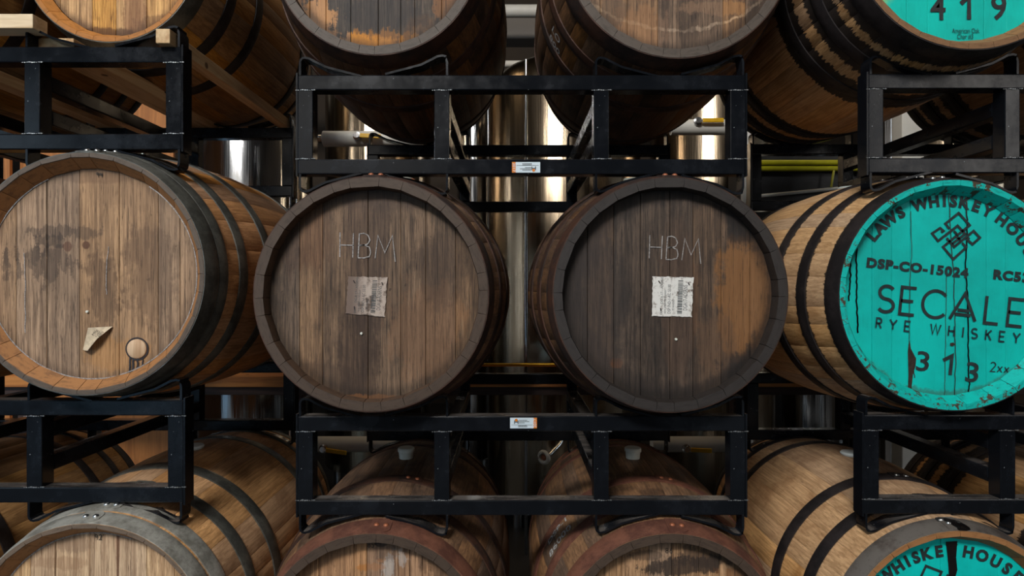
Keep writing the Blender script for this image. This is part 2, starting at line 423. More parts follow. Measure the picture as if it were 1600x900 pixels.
M['ink'] = simple('stencil_ink', (.012, .022, .024), .8, 0, .4, 60)
M['ink_thin'] = simple('stencil_ink_faded', SR(10, 50, 55), .8, 0, .4, 90)
M['ink419'] = simple('stencil_black', (.022, .022, .024), .8, 0, .3, 60)
M['pencil'] = simple('marker', (.035, .028, .022), .8)
M['chalk'] = simple('chalk', (.30, .28, .27), .9, 0, .5, 200)
M['white_stencil'] = simple('white_stencil', (.38, .37, .36), .9, 0, .5, 100)
M['bung'] = simple('silicone_bung', (.62, .63, .56), .4, 0, .08)
M['bung_flat'] = simple('plastic_bung', (.60, .66, .66), .4, 0, .08)
M['tar'] = simple('tar', (.006, .005, .005), .12, 0, .3)
M['tar_matt'] = simple('tar_dry', (.02, .012, .010), .45, 0, .5, 60)
M['split_wood'] = simple('split_wood', SR(46, 34, 24), .8, 0, .6, 90)
M['paper_edge'] = simple('paper', (.66, .64, .60), .7, 0, .12, 30)
M['barcode'] = simple('barcode_ink', (.04, .05, .055), .7, 0, .3, 60)
M['orange'] = simple('orange_print', SR(214, 120, 20), .5, 0, .05)
M['label_white'] = simple('label_white', SR(205, 218, 226), .4, 0, .04)
M['plug'] = timber_mat('plug_wood', SR(206, 176, 144), SR(172, 134, 98), 2)
M['timber_y'] = timber_mat('pine_timber_depth', SR(206, 176, 134), SR(168, 128, 84), 1)
M['timber_x'] = timber_mat('pine_timber_cross', SR(226, 205, 172), SR(190, 158, 116), 0)
M['beam'] = timber_mat('orange_timber', SR(196, 128, 62), SR(150, 88, 36), 0)
M['beam_dark'] = timber_mat('dark_timber', SR(74, 52, 44), SR(40, 28, 24), 0)
M['tank'] = steel_mat('tank_steel', (.33, .255, .175), .22)
M['tank_cool'] = steel_mat('tank_steel_cool', (.40, .41, .42), .13)
M['steel'] = steel_mat('pipe_steel', (.7, .7, .7), .2)
M['brass'] = simple('brass', SR(190, 150, 50), .3, 1, .15)
M['insul'] = simple('pipe_jacket', (.62, .60, .55), .5, 0, .06, 6)
M['yellow'] = simple('yellow_grip', SR(215, 165, 10), .45, 0, .1)
M['rail_yellow'] = simple('rail_yellow', SR(150, 145, 10), .5, 0, .1)
M['dark'] = simple('dark_metal', (.015, .015, .016), .5, .2, .3)

# ------------------------------------------------------------------ the room
def struct(name, me, m, loc=None):
    o = link(name, me, m, None, loc); o['kind'] = 'structure'; return o
conc = simple('concrete_floor', SR(52, 50, 48), .5, 0, .25, 2.5)
wallp = simple('painted_wall', SR(44, 42, 40), .8, 0, .06, 2)
walld = simple('dark_wall', SR(62, 50, 38), .8, 0, .1, 2)
FZ = .018
struct('floor', box_me('floor', -6, 6, -5, 7.5, -.1+FZ, FZ), conc)
struct('ceiling', box_me('ceiling', -6, 6, -5, 7.5, 6.0, 6.1), walld)
struct('wall_back', box_me('wall_back', -6, 6, 7.4, 7.5, FZ, 6.0), walld)
struct('wall_right', box_me('wall_right', 6, 6.1, -5, 7.5, FZ, 6.0), walld)
# left wall with one window, front wall (behind the camera) with two
def wall_with_holes(name, axis, pos, a0, a1, holes, m):
    bm = bmesh.new(); z0, z1 = FZ, 6.0; cur = a0
    def bx(u0, u1, w0, w1):
        if axis == 'y': box_bm(bm, u0, u1, pos-.1, pos, w0, w1)
        else: box_bm(bm, pos-.1, pos, u0, u1, w0, w1)
    for (h0, h1, hz0, hz1) in holes:
        bx(cur, h0, z0, z1); bx(h0, h1, z0, hz0); bx(h0, h1, hz1, z1); cur = h1
    bx(cur, a1, z0, z1); struct(name, from_bm(name, bm), m)
wall_with_holes('wall_front', 'y', -5, -6, 6, [(-3.9, -.7, 2.4, 4.4), (4.2, 5.8, 2.4, 4.2)], wallp)
wall_with_holes('wall_left', 'x', -6, -5, 7.5, [(-3.3, -.5, 1.2, 3.5)], wallp)
glass, gnt = mat('window_glass'); b = BS(gnt); b.inputs['Transmission Weight'].default_value = 1; b.inputs['Roughness'].default_value = 0; b.inputs['IOR'].default_value = 1.05
frame_m = simple('window_frame_paint', (.05, .05, .05), .5)
def window(name, axis, pos, u0, u1, z0, z1, nm):
    bm = bmesh.new(); t = .04
    def bx(a, b2, c, d):
        if axis == 'y': box_bm(bm, a, b2, pos-.08, pos-.02, c, d)
        else: box_bm(bm, pos-.08, pos-.02, a, b2, c, d)
    bx(u0, u1, z0, z0+t); bx(u0, u1, z1-t, z1)
    for i in range(nm+1):
        u = u0+(u1-u0-t)*i/nm; bx(u, u+t, z0, z1)
    o = struct(name, from_bm('window_frame', bm), frame_m)
    me = box_me('pane', u0, u1, pos-.055, pos-.05, z0, z1) if axis == 'y' else box_me('pane', pos-.055, pos-.05, u0, u1, z0, z1)
    link('pane', me, glass, o)
window('window_1', 'y', -5, -3.9, -.7, 2.4, 4.4, 4)
window('window_2', 'y', -5, 4.2, 5.8, 2.4, 4.2, 2)
window('window_3', 'x', -6, -3.3, -.5, 1.2, 3.5, 3)
pane_m, pn = mat('added_glow_pane'); BS(pn).inputs['Base Color'].default_value = (.6, .7, .8, 1); BS(pn).inputs['Emission Color'].default_value = (.78, .9, 1, 1); BS(pn).inputs['Emission Strength'].default_value = 5
pane_dim, pd = mat('dim_glow_pane'); BS(pd).inputs['Base Color'].default_value = (.4, .5, .6, 1); BS(pd).inputs['Emission Color'].default_value = (.35, .62, .9, 1); BS(pd).inputs['Emission Strength'].default_value = 4
for i, (x, y0, y1) in enumerate(((-5.99, 1.2, 1.45), (-5.99, 2.1, 2.22), (-5.99, 3.6, 4.0), (5.93, 1.6, 1.8), (5.93, 2.8, 3.2))):  # unseen glowing strips, added to draw narrow streaks on the tanks
    o = struct('window_%d' % (i+4), box_me('side_glow_strip', x, x+.06, y0, y1, .8, 3.6), frame_m)
    link('pane', box_me('pane', x-.002+(.063 if x < 0 else -.003), x+(.063 if x < 0 else -.001), y0+.02, y1-.02, .83, 3.57), pane_m, o)

for i, (x0, x1) in enumerate(((-5.9, -4.1), (-3.15, -2.95), (2.95, 3.25))):  # unseen glowing panels, added for tank streaks and blue left-rack reflections
    o = struct('window_%d' % (i+9), box_me('front_glow_panel', x0, x1, -5.0, -4.95, .25, 2.25), frame_m)
    link('pane', box_me('pane', x0+.02, x1-.02, -4.951, -4.948, .28, 2.22), pane_dim if i == 0 else pane_m, o)
bm = bmesh.new()
for a in ((-2.9, -.5, -4.05, -4.0), (-2.9, -.5, -2.2, -2.15), (-2.9, -2.85, -4.0, -2.2), (-.55, -.5, -4.0, -2.2), (-1.72, -1.68, -4.0, -2.2)): box_bm(bm, *a, 5.94, 6.0)
o = struct('window_12', from_bm('skylight_frame', bm), frame_m)
link('pane', box_me('pane', -2.86, -.54, -4.01, -2.19, 5.985, 5.995), pane_dim, o)
# ------------------------------------------------------------------ barrel racks
T = .038
RW, RH, CW = 1.122, .249, .38
def cradle_me(flip):
    """bent flat bar: up at both ends, rounded, sloping down to the tube; two halves"""
    bm = bmesh.new(); th = .0055
    half = [(-CW/2+.003, 0), (-CW/2+.003, .033)]+[(-CW/2+.003+.014*(1-cos(a)), .033+.014*sin(a)) for a in (pi/6, pi/3, pi/2)]+[(-.160, .0445), (-.148, .038), (-.12, .0240), (-.03, .0005)]
    for s in (-1, 1):
        pts = [(-s*x if s > 0 else x, z) for x, z in half]
        P = [Vector(p) for p in pts]; n = len(P); inn = []
        for i in range(n):
            d = (P[min(i+1, n-1)]-P[max(i-1, 0)]).normalized(); nn = Vector((-d.y, d.x))
            if (s < 0) == (nn.dot(Vector((1, -.6))) < 0): nn = -nn
            inn.append(P[i]+nn*th*(1 if s < 0 else 1))
        rows = []
        for i in range(n):
            rows.append([bm.verts.new((p.x, y, (-p.y if flip else p.y))) for p, y in ((P[i], 0), (P[i], T), (inn[i], T), (inn[i], 0))])
        for a, b2 in zip(rows, rows[1:]):
            for k in range(4): bm.faces.new((a[k], a[(k+1) % 4], b2[(k+1) % 4], b2[k]))
        bm.faces.new(rows[0]); bm.faces.new(rows[-1])
    return from_bm('cradle', bm, True)
ME = dict(bar=box_me('bar', 0, RW, 0, T, 0, T, .003), post=box_me('post', 0, T, 0, T, 0, RH-2*T, .002),
          tube=None, ctop=cradle_me(False), cbot=cradle_me(True))
RD = .704   # front face of the front frame to front face of the rear frame
ME['tube'] = box_me('tube', 0, T, T, RD, 0, T, .003)
ME['plate'] = box_me('side_plate', 0, .0045, 0, T, -.005, RH+.005)
def weld_me():
    bm = bmesh.new(); rnd = random.Random(4)
    n = 9; w = T+.008
    for i in range(n):
        x = -.004+w*i/(n-1); r = rnd.uniform(.0012, .0026)
        bmesh.ops.create_icosphere(bm, subdivisions=1, radius=r, matrix=Matrix.Translation((x, -.0005, rnd.uniform(-.0006, .0006))) @ Matrix.Diagonal((1.6, .7, .8, 1)))
    return from_bm('weld_bead', bm, True)
ME['weld'] = weld_me()
def rack(x0, yf, ztop, label, group='stacked two-barrel racks', skew=0.0):
    r = empty('barrel_rack', (x0+RW/2, yf, ztop-RH), label, 'rack', group)
    def p(name, me, x, y, z): return link(name, me, M['rack'], r, (x-RW/2, y, z))
    posts = (0, CW-T, RW-CW, RW-T)
    for y in (0, RD):
        p('top_rail', ME['bar'], 0, y, RH-T); p('bottom_rail', ME['bar'], 0, y, 0)
        for px in posts: p('post', ME['post'], px, y, T)
        for cx in (CW/2, RW-CW/2):
            p('cradle', ME['ctop'], cx, y, RH-.001); p('cradle', ME['cbot'], cx, y, .001)
        p('side_plate', ME['plate'], -.0045, y, 0); p('side_plate', ME['plate'], RW, y, 0)
    for px in posts[1:3]:
        p('depth_tube', ME['tube'], px, 0, RH-T-.021-T); p('depth_tube', ME['tube'], px, 0, T+.030)
    for px in posts:
        for z in (T+.0005, RH-T-.0005):
            link('weld_bead', ME['weld'], M['weld'], r, (px-RW/2, -.0005, z))
    return r
RL = [('L', -1.922, 1.393, (.584, -.271, -1.126)), ('C', -.537, 1.443, (.534, -.321, -1.176)), ('R', .893, 1.443, (.537, -.318, -1.173))]
RN = {'L': 'left', 'C': 'middle', 'R': 'right'}
LV = ('under the top row of barrels', 'under the eye-level barrels', 'on the floor under the bottom row of barrels')
racks = {}
for key, x0, yf, tops in RL:
    for i, h in enumerate(tops):
        dx = {('C', 1): .0, ('R', 1): -.011, ('L', 1): .005}.get((key, i), 0)
        racks[key, i] = rack(x0+dx, yf, H+h, 'black steel rack of the %s column, %s' % (RN[key], LV[i]))
# printed year labels on the front rails of the middle racks
def year_label(rk, pxc, pyc, wpx, hpx, flip):
    yf = 1.443-.0004; s = yf/F
    ox = rk.location.x; oz = rk.location.z
    cx, cz = (pxc-800)*s-ox, H+(450-pyc)*s-oz
    w, h = wpx*s, hpx*s; k = -1 if flip else 1
    base = link('rating_label', box_me('rating_label', -w/2, w/2, -.0004, 0, -h/2, h/2), M['label_white'], rk, (cx, -.0003, cz))
    base['label'] = 'white printed label with an orange year band'
    base.rotation_euler = (0, pi if flip else 0, 0)
    if flip: base.rotation_euler = (0, pi, 0)
    bm = bmesh.new()
    def q(x0, x1, z0, z1, bm=bm): 
        v = [bm.verts.new(c) for c in ((x0, 0, z0), (x1, 0, z0), (x1, 0, z1), (x0, 0, z1))]; bm.faces.new(v)
    b1 = bmesh.new(); q(w*.37, w/2, -h/2, h/2, b1)
    bmesh.ops.create_circle(b1, cap_ends=True, segments=16, radius=h*.14, matrix=Matrix.Translation((-w*.27, -.0001, h*.28)) @ Matrix.Rotation(pi/2, 4, 'X'))
    flat_part('orange_band', b1, M['orange'], base, -.0007)
    # the mark: a black arch shape of two legs and a bridge
    q(-w*.35, -w*.32, -h*.08, h*.26); q(-w*.22, -w*.19, -h*.08, h*.26); q(-w*.32, -w*.22, .06*h, h*.14)
    q(-w*.45, w*.33, -h*.19, -h*.165)
    rnd = random.Random(3)
    for row, (z, x0, x1) in enumerate(((.23, -.17, .11), (.11, -.17, .22), (-.02, -.17, .04), (-.27, -.2, .12), (-.38, -.2, .12))):
        x = x0
        while x < x1:
            ww = rnd.uniform(.010, .022); q(w*x, w*(x+ww), h*z, h*(z+.075)); x += ww+.008
    flat_part('print', bm, M['barcode'], base, -.0009)
    bm = bmesh.new(); add_font(bm, '2017', w*.475, -h*.42, h*.36, pi/2, .0, width=h*.84)
    flat_part('year', bm, M['label_white'], base, -.0011)
year_label(racks['C', 1], 818, 661, 42, 16.5, False)
year_label(racks['C', 0], 822, 261.5, 44, 16.5, True)

# ------------------------------------------------------------------ barrels
BL = .89
HOOPS = [(.001, .046), (.118, .152), (.245, .280), (BL-.280, BL-.245), (BL-.152, BL-.118), (BL-.046, BL-.001)]
HOOPS_ML = [(.001, .044), (.048, .078), (.122, .155), (.25, .285), (BL-.285, BL-.25), (BL-.155, BL-.122), (BL-.078, BL-.001)]
HOOPS_C = [(.001, .052), (.125, .160), (.250, .285), (BL-.285, BL-.250), (BL-.160, BL-.125), (BL-.052, BL-.001)]
def rad(t, R, B):
    u = (t-BL/2)/(BL/2); return R+(B-R)*(1-abs(u)**2.1)
_st = {}
def stave_me(R, B, deg, ct=.015):
    k = (round(R, 3), round(B, 3), deg, ct)
    if k in _st: return _st[k]
    bm = bmesh.new(); a = radians(deg)/2; rows = []
    ts = [0, .03, .10, .2, .32, BL/2, BL-.32, BL-.2, BL-.10, BL-.03, BL]
    for t in ts:
        ro = rad(t, R, B); ri = ro-(ct if t in (0, BL) else (.031 if ct > .016 else .037) if t in (.03, BL-.03) else .028)
        g = .0007/ro; row = []
        for r, an in ((ro-.0009, -a+g*.3), (ro, -a+g*3.0), (ro, 0), (ro, a-g*3.0), (ro-.0009, a-g*.3), (ri, a-g), (ri, -a+g)):
            row.append(bm.verts.new((r*sin(an), t, r*cos(an))))
        rows.append(row)
    for p, q in zip(rows, rows[1:]):
        for i in range(7): bm.faces.new((p[i], p[(i+1) % 7], q[(i+1) % 7], q[i]))
    bm.faces.new(rows[0]); bm.faces.new(rows[-1])
    _st[k] = from_bm('stave', bm, True); return _st[k]
_hp = {}
def hoop_me(R, B, t0, t1, th=.0022):
    k = (round(R, 3), round(B, 3), t0, t1)
    if k in _hp: return _hp[k]
    r0, r1 = rad(t0, R, B), rad(t1, R, B); rm = rad((t0+t1)/2, R, B)
    prof = [(r0-.003, t0), (r0+th, t0), (r0+th*1.25, t0+.0015), (rm+th*1.6, (t0+t1)/2), (r1+th*1.25, t1-.0015), (r1+th, t1), (r1-.003, t1)]
    _hp[k] = lathe_me('hoop', prof, 88, 'y', True, True); return _hp[k]
def lap_me(R, B, t0, t1, a0, a1):
    """overlapping end of a hoop, rounded corners, bent to the barrel"""
    bm = bmesh.new(); n = 8; rows = []; m_ = 4
    for i in range(n+1):
        a = a0+(a1-a0)*i/n; ins = .010 if i == n else (.003 if i == n-1 else 0)
        row = []
        for j in range(m_+1):
            t = t0+ins+(t1-t0-2*ins)*j/m_; r = rad(t, R, B)+.0022*1.6+.0018
            row.append(bm.verts.new((r*sin(a), t, r*cos(a))))
        rows.append(row)
    for p, q in zip(rows, rows[1:]):
        for j in range(m_): bm.faces.new((p[j], p[j+1], q[j+1], q[j]))
    g = bmesh.ops.extrude_face_region(bm, geom=bm.faces[:])
    for v in [e for e in g['geom'] if isinstance(e, bmesh.types.BMVert)]:
        v.co.x *= .990; v.co.z *= .990
    return from_bm('hoop_lap', bm, True)
RIV = lathe_me('rivet', [(0, .0042), (.0035, .0036), (.006, .0018), (.0068, 0), (.0068, -.002)], 14, 'z')
def board_me(x0, x1, R, th=.02, n=26):
    """one head board: the slice x0..x1 of the disc, edges eased"""
    bm = bmesh.new()
    def outline(ins):
        a, b2 = max(x0+ins, -R+1e-4), min(x1-ins, R-1e-4); Rr = R
        xs = [a+(b2-a)*i/n for i in range(n+1)]
        up = [(x, math.sqrt(max(Rr*Rr-x*x, 1e-9))) for x in xs]
        return up+[(x, -z) for x, z in reversed(up)]
    rings = []
    for ins, y in ((.0013, 0), (.0004, .0012), (.0004, th)):
        rings.append([bm.verts.new((x, y, z)) for x, z in outline(ins)])
    for p, q in zip(rings, rings[1:]):
        k = len(p)
        for i in range(k): bm.faces.new((p[i], p[(i+1) % k], q[(i+1) % k], q[i]))
    bm.faces.new(rings[0]); bm.faces.new(rings[-1])
    return from_bm('head_board', bm)
BUNG_TALL = lathe_me('bung', [(0, .034), (.012, .035), (.024, .034), (.0265, .031), (.0265, .023), (.0235, .021), (.0225, .010), (.021, -.012), (0, -.012)], 28)
BUNG_FLAT = lathe_me('bung', [(0, .013), (.018, .0135), (.028, .012), (.031, .008), (.029, .003), (.024, 0), (.022, -.014), (0, -.014)], 28)
PAT = [12, 9, 15, 12, 15, 9, 12, 12, 15, 9, 12, 15, 9, 12, 12, 15, 12, 9, 12, 15, 9, 12, 12, 15, 9, 12, 15, 12, 9, 12]
assert sum(PAT) == 360
def barrel(name, X, h, Y, R, B, label, joints, hm, sm, hoopm, hoops=HOOPS, bung='tall', rot0=0, rivm='rivet_steel', lap=6, ct=.021):
    b = empty('oak_barrel', (X, Y, H+h), label, 'barrel', 'oak barrels lying on the racks')
    a = rot0; k = int(abs(X*10)+h*7) % 30
    seq = PAT[k:]+PAT[:k]
    for d in seq:
        o = link('stave', stave_me(R, B, d, ct), None, b)
        o.rotation_euler = (0, radians(a+d/2), 0); a += d
        if not o.data.materials: o.data.materials.append(sm)
        o.material_slots[0].link = 'OBJECT'; o.material_slots[0].material = sm
    Rh = R-(.0238 if ct > .016 else .0298); s = (Y+.032)/F
    xs = [-Rh-.01]+[(p-800)*s-X for p in joints]+[Rh+.01]
    rnd = random.Random(int(X*100)+9)
    for x0, x1 in zip(xs, xs[1:]):
        if x1 < -Rh+.002 or x0 > Rh-.002: continue
        link('head_board', board_me(x0, x1, Rh), hm, b, (0, .032+rnd.uniform(0, .0012), 0))
    link('rear_head', lathe_me('rear_head', [(0, BL-.05), (Rh, BL-.05), (Rh, BL-.032), (0, BL-.032)], 40, 'y'), sm, b)
    for i, (t0, t1) in enumerate(hoops):
        ho = link('hoop', hoop_me(R, B, t0, t1), None, b)
        mm = hoopm if not isinstance(hoopm, (tuple, list)) else hoopm[min(i, len(hoopm)-1)]
        if not ho.data.materials: ho.data.materials.append(M[mm])
        ho.material_slots[0].link = 'OBJECT'; ho.material_slots[0].material = M[mm]
        if i < 3 and lap is not None:
            la = radians(lap+i*3)
            link('hoop_lap', lap_me(R, B, t0+.001, t1-.001, la-radians(10), la), M[mm], ho)
            tm = (t0+t1)/2; rr = rad(tm, R, B)+.0053
            for da in (-7.2, -2.6):
                an = la+radians(da)
                rv = link('rivet', RIV, None, ho, (rr*sin(an), tm, rr*cos(an)))
                rv.rotation_euler = (0, an, 0)
                if not rv.data.materials: rv.data.materials.append(M[rivm])
                rv.material_slots[0].link = 'OBJECT'; rv.material_slots[0].material = M[rivm]
    if bung:
        bo = link('bung', BUNG_TALL if bung == 'tall' else BUNG_FLAT, M['bung'] if bung == 'tall' else M['bung_flat'], b, (0, BL/2, B-.002))
        bo['label'] = 'white stopper in the bung hole'
    b['_Y'] = Y
    return b
def P2(b, px, py, depth=.032):
    """photo pixel -> local x,z on the barrel's head plane"""
    Y = b.location.y+depth; return ((px-800)*Y/F-b.location.x, H+(450-py)*Y/F-b.location.z)

wood = lambda *a: tuple(SR(*c) for c in a)
# stave materials
sm_ML = stave_mat('staves_honey', *wood((176, 122, 76), (112, 74, 46), (200, 146, 96)), SR(92, 80, 70), HOOPS_ML, chime_in=SR(158, 110, 68), tone=.2)
sm_BL = stave_mat('staves_pale_oak', *wood((180, 138, 98), (120, 84, 56), (205, 162, 120)), SR(110, 94, 80), HOOPS, chime_in=SR(170, 125, 84), tone=.26, blotch=.6)
sm_TL = stave_mat('staves_dim_oak', *wood((150, 108, 62), (88, 56, 32), (172, 130, 80)), SR(170, 110, 50), HOOPS, chime_in=SR(180, 120, 60), tone=.25)
sm_C = stave_mat('staves_weathered', *wood((112, 84, 64), (50, 38, 32), (142, 108, 80)), SR(74, 60, 50), HOOPS_C, chime_in=SR(84, 64, 50), tone=.35, blotch=.7)
sm_CR = stave_mat('staves_weathered_dark', *wood((86, 62, 46), (34, 27, 24), (112, 82, 58)), SR(50, 45, 43), HOOPS_C, chime_in=SR(46, 40, 37), tone=.35, blotch=.8)
sm_T = stave_mat('staves_top_dark', *wood((84, 58, 38), (30, 22, 18), (110, 78, 52)), SR(84, 74, 66), HOOPS_C, chime_in=SR(78, 64, 54), tone=.4, blotch=.8)
sm_MR = stave_mat('staves_new_oak_teal_rim', *wood((196, 154, 112), (140, 98, 62), (214, 176, 134)), TEAL, HOOPS, stain=.93, stain_w=.003, jagged=.35, chime_in=TEAL, chip=SR(74, 58, 44), tone=.12, blotch=.35)
sm_R = stave_mat('staves_new_oak', *wood((192, 150, 108), (132, 92, 60), (212, 172, 130)), SR(160, 112, 70), HOOPS, stain=.5, stain_w=.001, jagged=.15, chime_in=SR(150, 96, 55), tone=.2, blotch=.6)
sm_TR = stave_mat('staves_new_oak_tarred', *wood((176, 134, 92), (116, 80, 52), (204, 164, 122)), SR(130, 96, 66), HOOPS, stain=.97, stain_w=.022, chime_in=SR(146, 104, 66), tone=.12, blotch=.4)
# head materials (photo colours)
D = SR
B_ = {}
def LX(X, Y, px): return (px-800)*(Y+.032)/F-X
def LZ(h, Y, py): return (450-py)*(Y+.032)/F-h
# --- left column, eye level
X, h, Y = -.993, .033, 1.333
q = lambda px, py, rx, rz, c, st, j=.5: ('blob', LX(X, Y, px), LZ(h, Y, py), rx*(Y+.03)/F, rz*(Y+.03)/F, c, st, j)
hm = head_mat('head_light_oak', D(148, 118, 93), D(94, 76, 62), D(176, 144, 114), [
    q(60, 412, 46, 24, D(66, 54, 47), .55, 2.6), q(42, 398, 30, 14, D(60, 50, 44), .5, 2.0), q(100, 362, 46, 10, D(62, 52, 46), .55, 2.2), q(80, 376, 26, 9, D(60, 50, 44), .6, 1.8), q(160, 450, 26, 60, D(70, 54, 44), .55, 1.2),
    q(235, 430, 40, 70, D(96, 76, 62), .5, 1.2), q(105, 385, 7, 8, D(92, 56, 40), .7, .2), q(134, 383, 6, 6, D(72, 46, 36), .8, .2),
    q(215, 300, 60, 34, D(122, 98, 78), .5, .8), q(185, 555, 50, 26, D(170, 128, 88), .5, .8), q(152, 275, 60, 12, D(112, 88, 70), .6, .6)],
    blotch=.35, tone=.13, spots=.55, rimdark=.35)
B_['ML'] = barrel('ML', X, h, Y, .28, .33, 'light oak barrel on the left with a torn paper tag and round wooden plug', [25, 73, 124, 186, 247, 281], hm, sm_ML, ('hoop_zinc',), HOOPS_ML, 'flat', rot0=3, ct=.009)
# --- left column, bottom
X, h, Y = -.978, -.822, 1.323
hm = head_mat('head_pale_oak', D(208, 166, 126), D(150, 110, 78), D(228, 192, 152), [q(184, 850, 3, 60, D(110, 60, 38), .7, .6), q(115, 850, 30, 14, D(130, 104, 84), .5, 1.2), q(92, 880, 40, 10, D(150, 112, 80), .4, 1)], blotch=.3, tone=.12, spots=.25)
B_['BL'] = barrel('BL', X, h, Y, .28, .33, 'pale oak barrel with bright galvanised hoops at the bottom left', [47, 86, 140, 184, 229, 272], hm, sm_BL, ('hoop_zinc_bright', 'hoop_zinc_bright', 'hoop_zinc'), [(.001, .042), (.050, .088), (.150, .185), (.27, .31), (BL-.31, BL-.27), (BL-.15, BL-.12), (BL-.046, BL-.001)], 'flat', rot0=5, lap=4, ct=.009)
# --- left column, top (smaller, pushed back on timbers)
X, h, Y = -1.086, .90, 1.554
hm = head_mat('head_golden_oak', D(202, 148, 84), D(126, 80, 42), D(222, 172, 108), [q(212, 20, 17, 60, D(120, 72, 40), .6, .9), q(150, 52, 60, 9, D(70, 42, 26), .7, .9), q(240, 36, 30, 12, D(90, 58, 36), .5, .9)], blotch=.3, tone=.15, spots=.2, rimdark=.8, Rh=.205)
B_['TL'] = barrel('TL', X, h, Y, .235, .30, 'small golden oak barrel at the top left lying on pine timbers', [94, 144, 181, 229, 266], hm, sm_TL, ('hoop_zinc', 'hoop_black'), HOOPS, None, rot0=2, ct=.011)
# --- neighbours left
for i, (key, hh, yy) in enumerate((('ML2', .033, 1.36), ('BL2', -.822, 1.34), ('TL2', .888, 1.40))):
    row = ('at eye level', 'in the bottom row', 'in the top row')[i]
    B_[key] = barrel(key, -1.700, hh, yy, .275, .325, 'oak barrel %s mostly beyond the left edge of the picture' % row, [-500, -430, -360], sm_TL and head_mat('head_oak_'+key.lower(), D(150, 112, 78), D(90, 64, 44), D(180, 140, 100)), sm_TL, ('hoop_black',), HOOPS, None)
# --- middle column, eye level, left
X, h, Y = -.337, -.015, 1.377
hm = head_mat('head_grey_brown', D(102, 81, 65), D(54, 44, 37), D(134, 108, 85), [
    q(575, 345, 34, 200, D(66, 50, 42), .55, .6), q(560, 560, 30, 120, D(52, 38, 32), .55, .7), q(470, 370, 50, 60, D(92, 66, 50), .5, .9),
    q(560, 625, 120, 8, D(150, 100, 60), .75, .9), q(500, 590, 60, 25, D(60, 46, 38), .5, .9), q(670, 520, 60, 80, D(126, 92, 66), .45, .9), q(600, 300, 100, 30, D(78, 62, 52), .6, .8), q(690, 420, 40, 60, D(70, 54, 44), .5, .9)],
    blotch=.6, tone=.26, spots=.6, rimdark=.5)
B_['CL'] = barrel('CL', X, h, Y, .28, .33, 'weathered grey-brown barrel at eye level, left of the middle pair, with barcode label', [468, 504, 575, 626, 665, 712], hm, sm_C, ('hoop_rust_dark',), HOOPS_C, 'tall', rot0=4, rivm='rivet_rust')
# --- middle column, eye level, right
X, h, Y = .379, -.016, 1.377
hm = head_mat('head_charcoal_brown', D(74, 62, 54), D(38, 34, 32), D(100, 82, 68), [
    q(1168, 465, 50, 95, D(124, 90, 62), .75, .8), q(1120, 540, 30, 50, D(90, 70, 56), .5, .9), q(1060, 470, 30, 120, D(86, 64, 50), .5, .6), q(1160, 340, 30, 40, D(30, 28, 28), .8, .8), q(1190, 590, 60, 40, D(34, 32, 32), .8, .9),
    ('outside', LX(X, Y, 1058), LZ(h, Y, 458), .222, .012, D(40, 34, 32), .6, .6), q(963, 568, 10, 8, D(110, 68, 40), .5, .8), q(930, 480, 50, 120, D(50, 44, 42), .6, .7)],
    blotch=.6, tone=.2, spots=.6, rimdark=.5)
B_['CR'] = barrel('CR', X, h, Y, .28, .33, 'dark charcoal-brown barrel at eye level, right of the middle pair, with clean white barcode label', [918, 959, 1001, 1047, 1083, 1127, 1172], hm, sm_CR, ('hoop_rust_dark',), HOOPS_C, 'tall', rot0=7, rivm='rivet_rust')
# --- middle column, top
X, h, Y = -.341, .846, 1.447
hm = head_mat('head_black_flaking', D(66, 56, 50), D(36, 32, 30), D(92, 78, 66), [
    q(492, 35, 28, 40, D(190, 130, 68), .9, 2.2), q(560, 66, 130, 17, D(184, 126, 68), .9, 1.8), q(505, 10, 8, 40, D(190, 130, 66), .8, 1.5), q(455, 10, 22, 20, D(176, 120, 70), .8, 1.6), q(700, 10, 20, 22, D(130, 88, 54), .7, 1.6), q(655, 55, 30, 30, D(100, 72, 50), .6, 1.2), q(600, 20, 60, 40, D(40, 36, 36), .6, 1)],
    blotch=.5, tone=.2, rimdark=.7, Rh=.229)
B_['TCL'] = barrel('TCL', X, h, Y, .259, .325, 'top row barrel with flaking black head over orange wood', [484, 509, 548, 591, 626, 648, 690], hm, sm_T, ('hoop_rust_dark',), HOOPS_C, 'tall', rot0=1, rivm='rivet_rust')
X, h, Y = .409, .846, 1.415
hm = head_mat('head_worn_brown', D(120, 94, 74), D(64, 50, 42), D(150, 118, 90), [
    ('ring', LX(X, Y, 1055), LZ(h, Y, -180), .365, .006, D(190, 160, 130), .7, .5), q(1000, 45, 50, 30, D(140, 104, 76), .6, 1.2), q(1075, 30, 14, 60, D(54, 42, 36), .5, .6), q(1120, 12, 50, 10, D(150, 112, 80), .6, 1.2), q(960, 15, 20, 30, D(80, 66, 56), .6, 1)],
    blotch=.5, tone=.2, rimdark=.6)
B_['TCR'] = barrel('TCR', X, h, Y, .28, .335, 'top row barrel with worn brown head and pale tide line', [938, 980, 1028, 1130, 1165], hm, sm_T, ('hoop_rust_dark',), HOOPS_C, 'tall', rot0=8, rivm='rivet_rust')
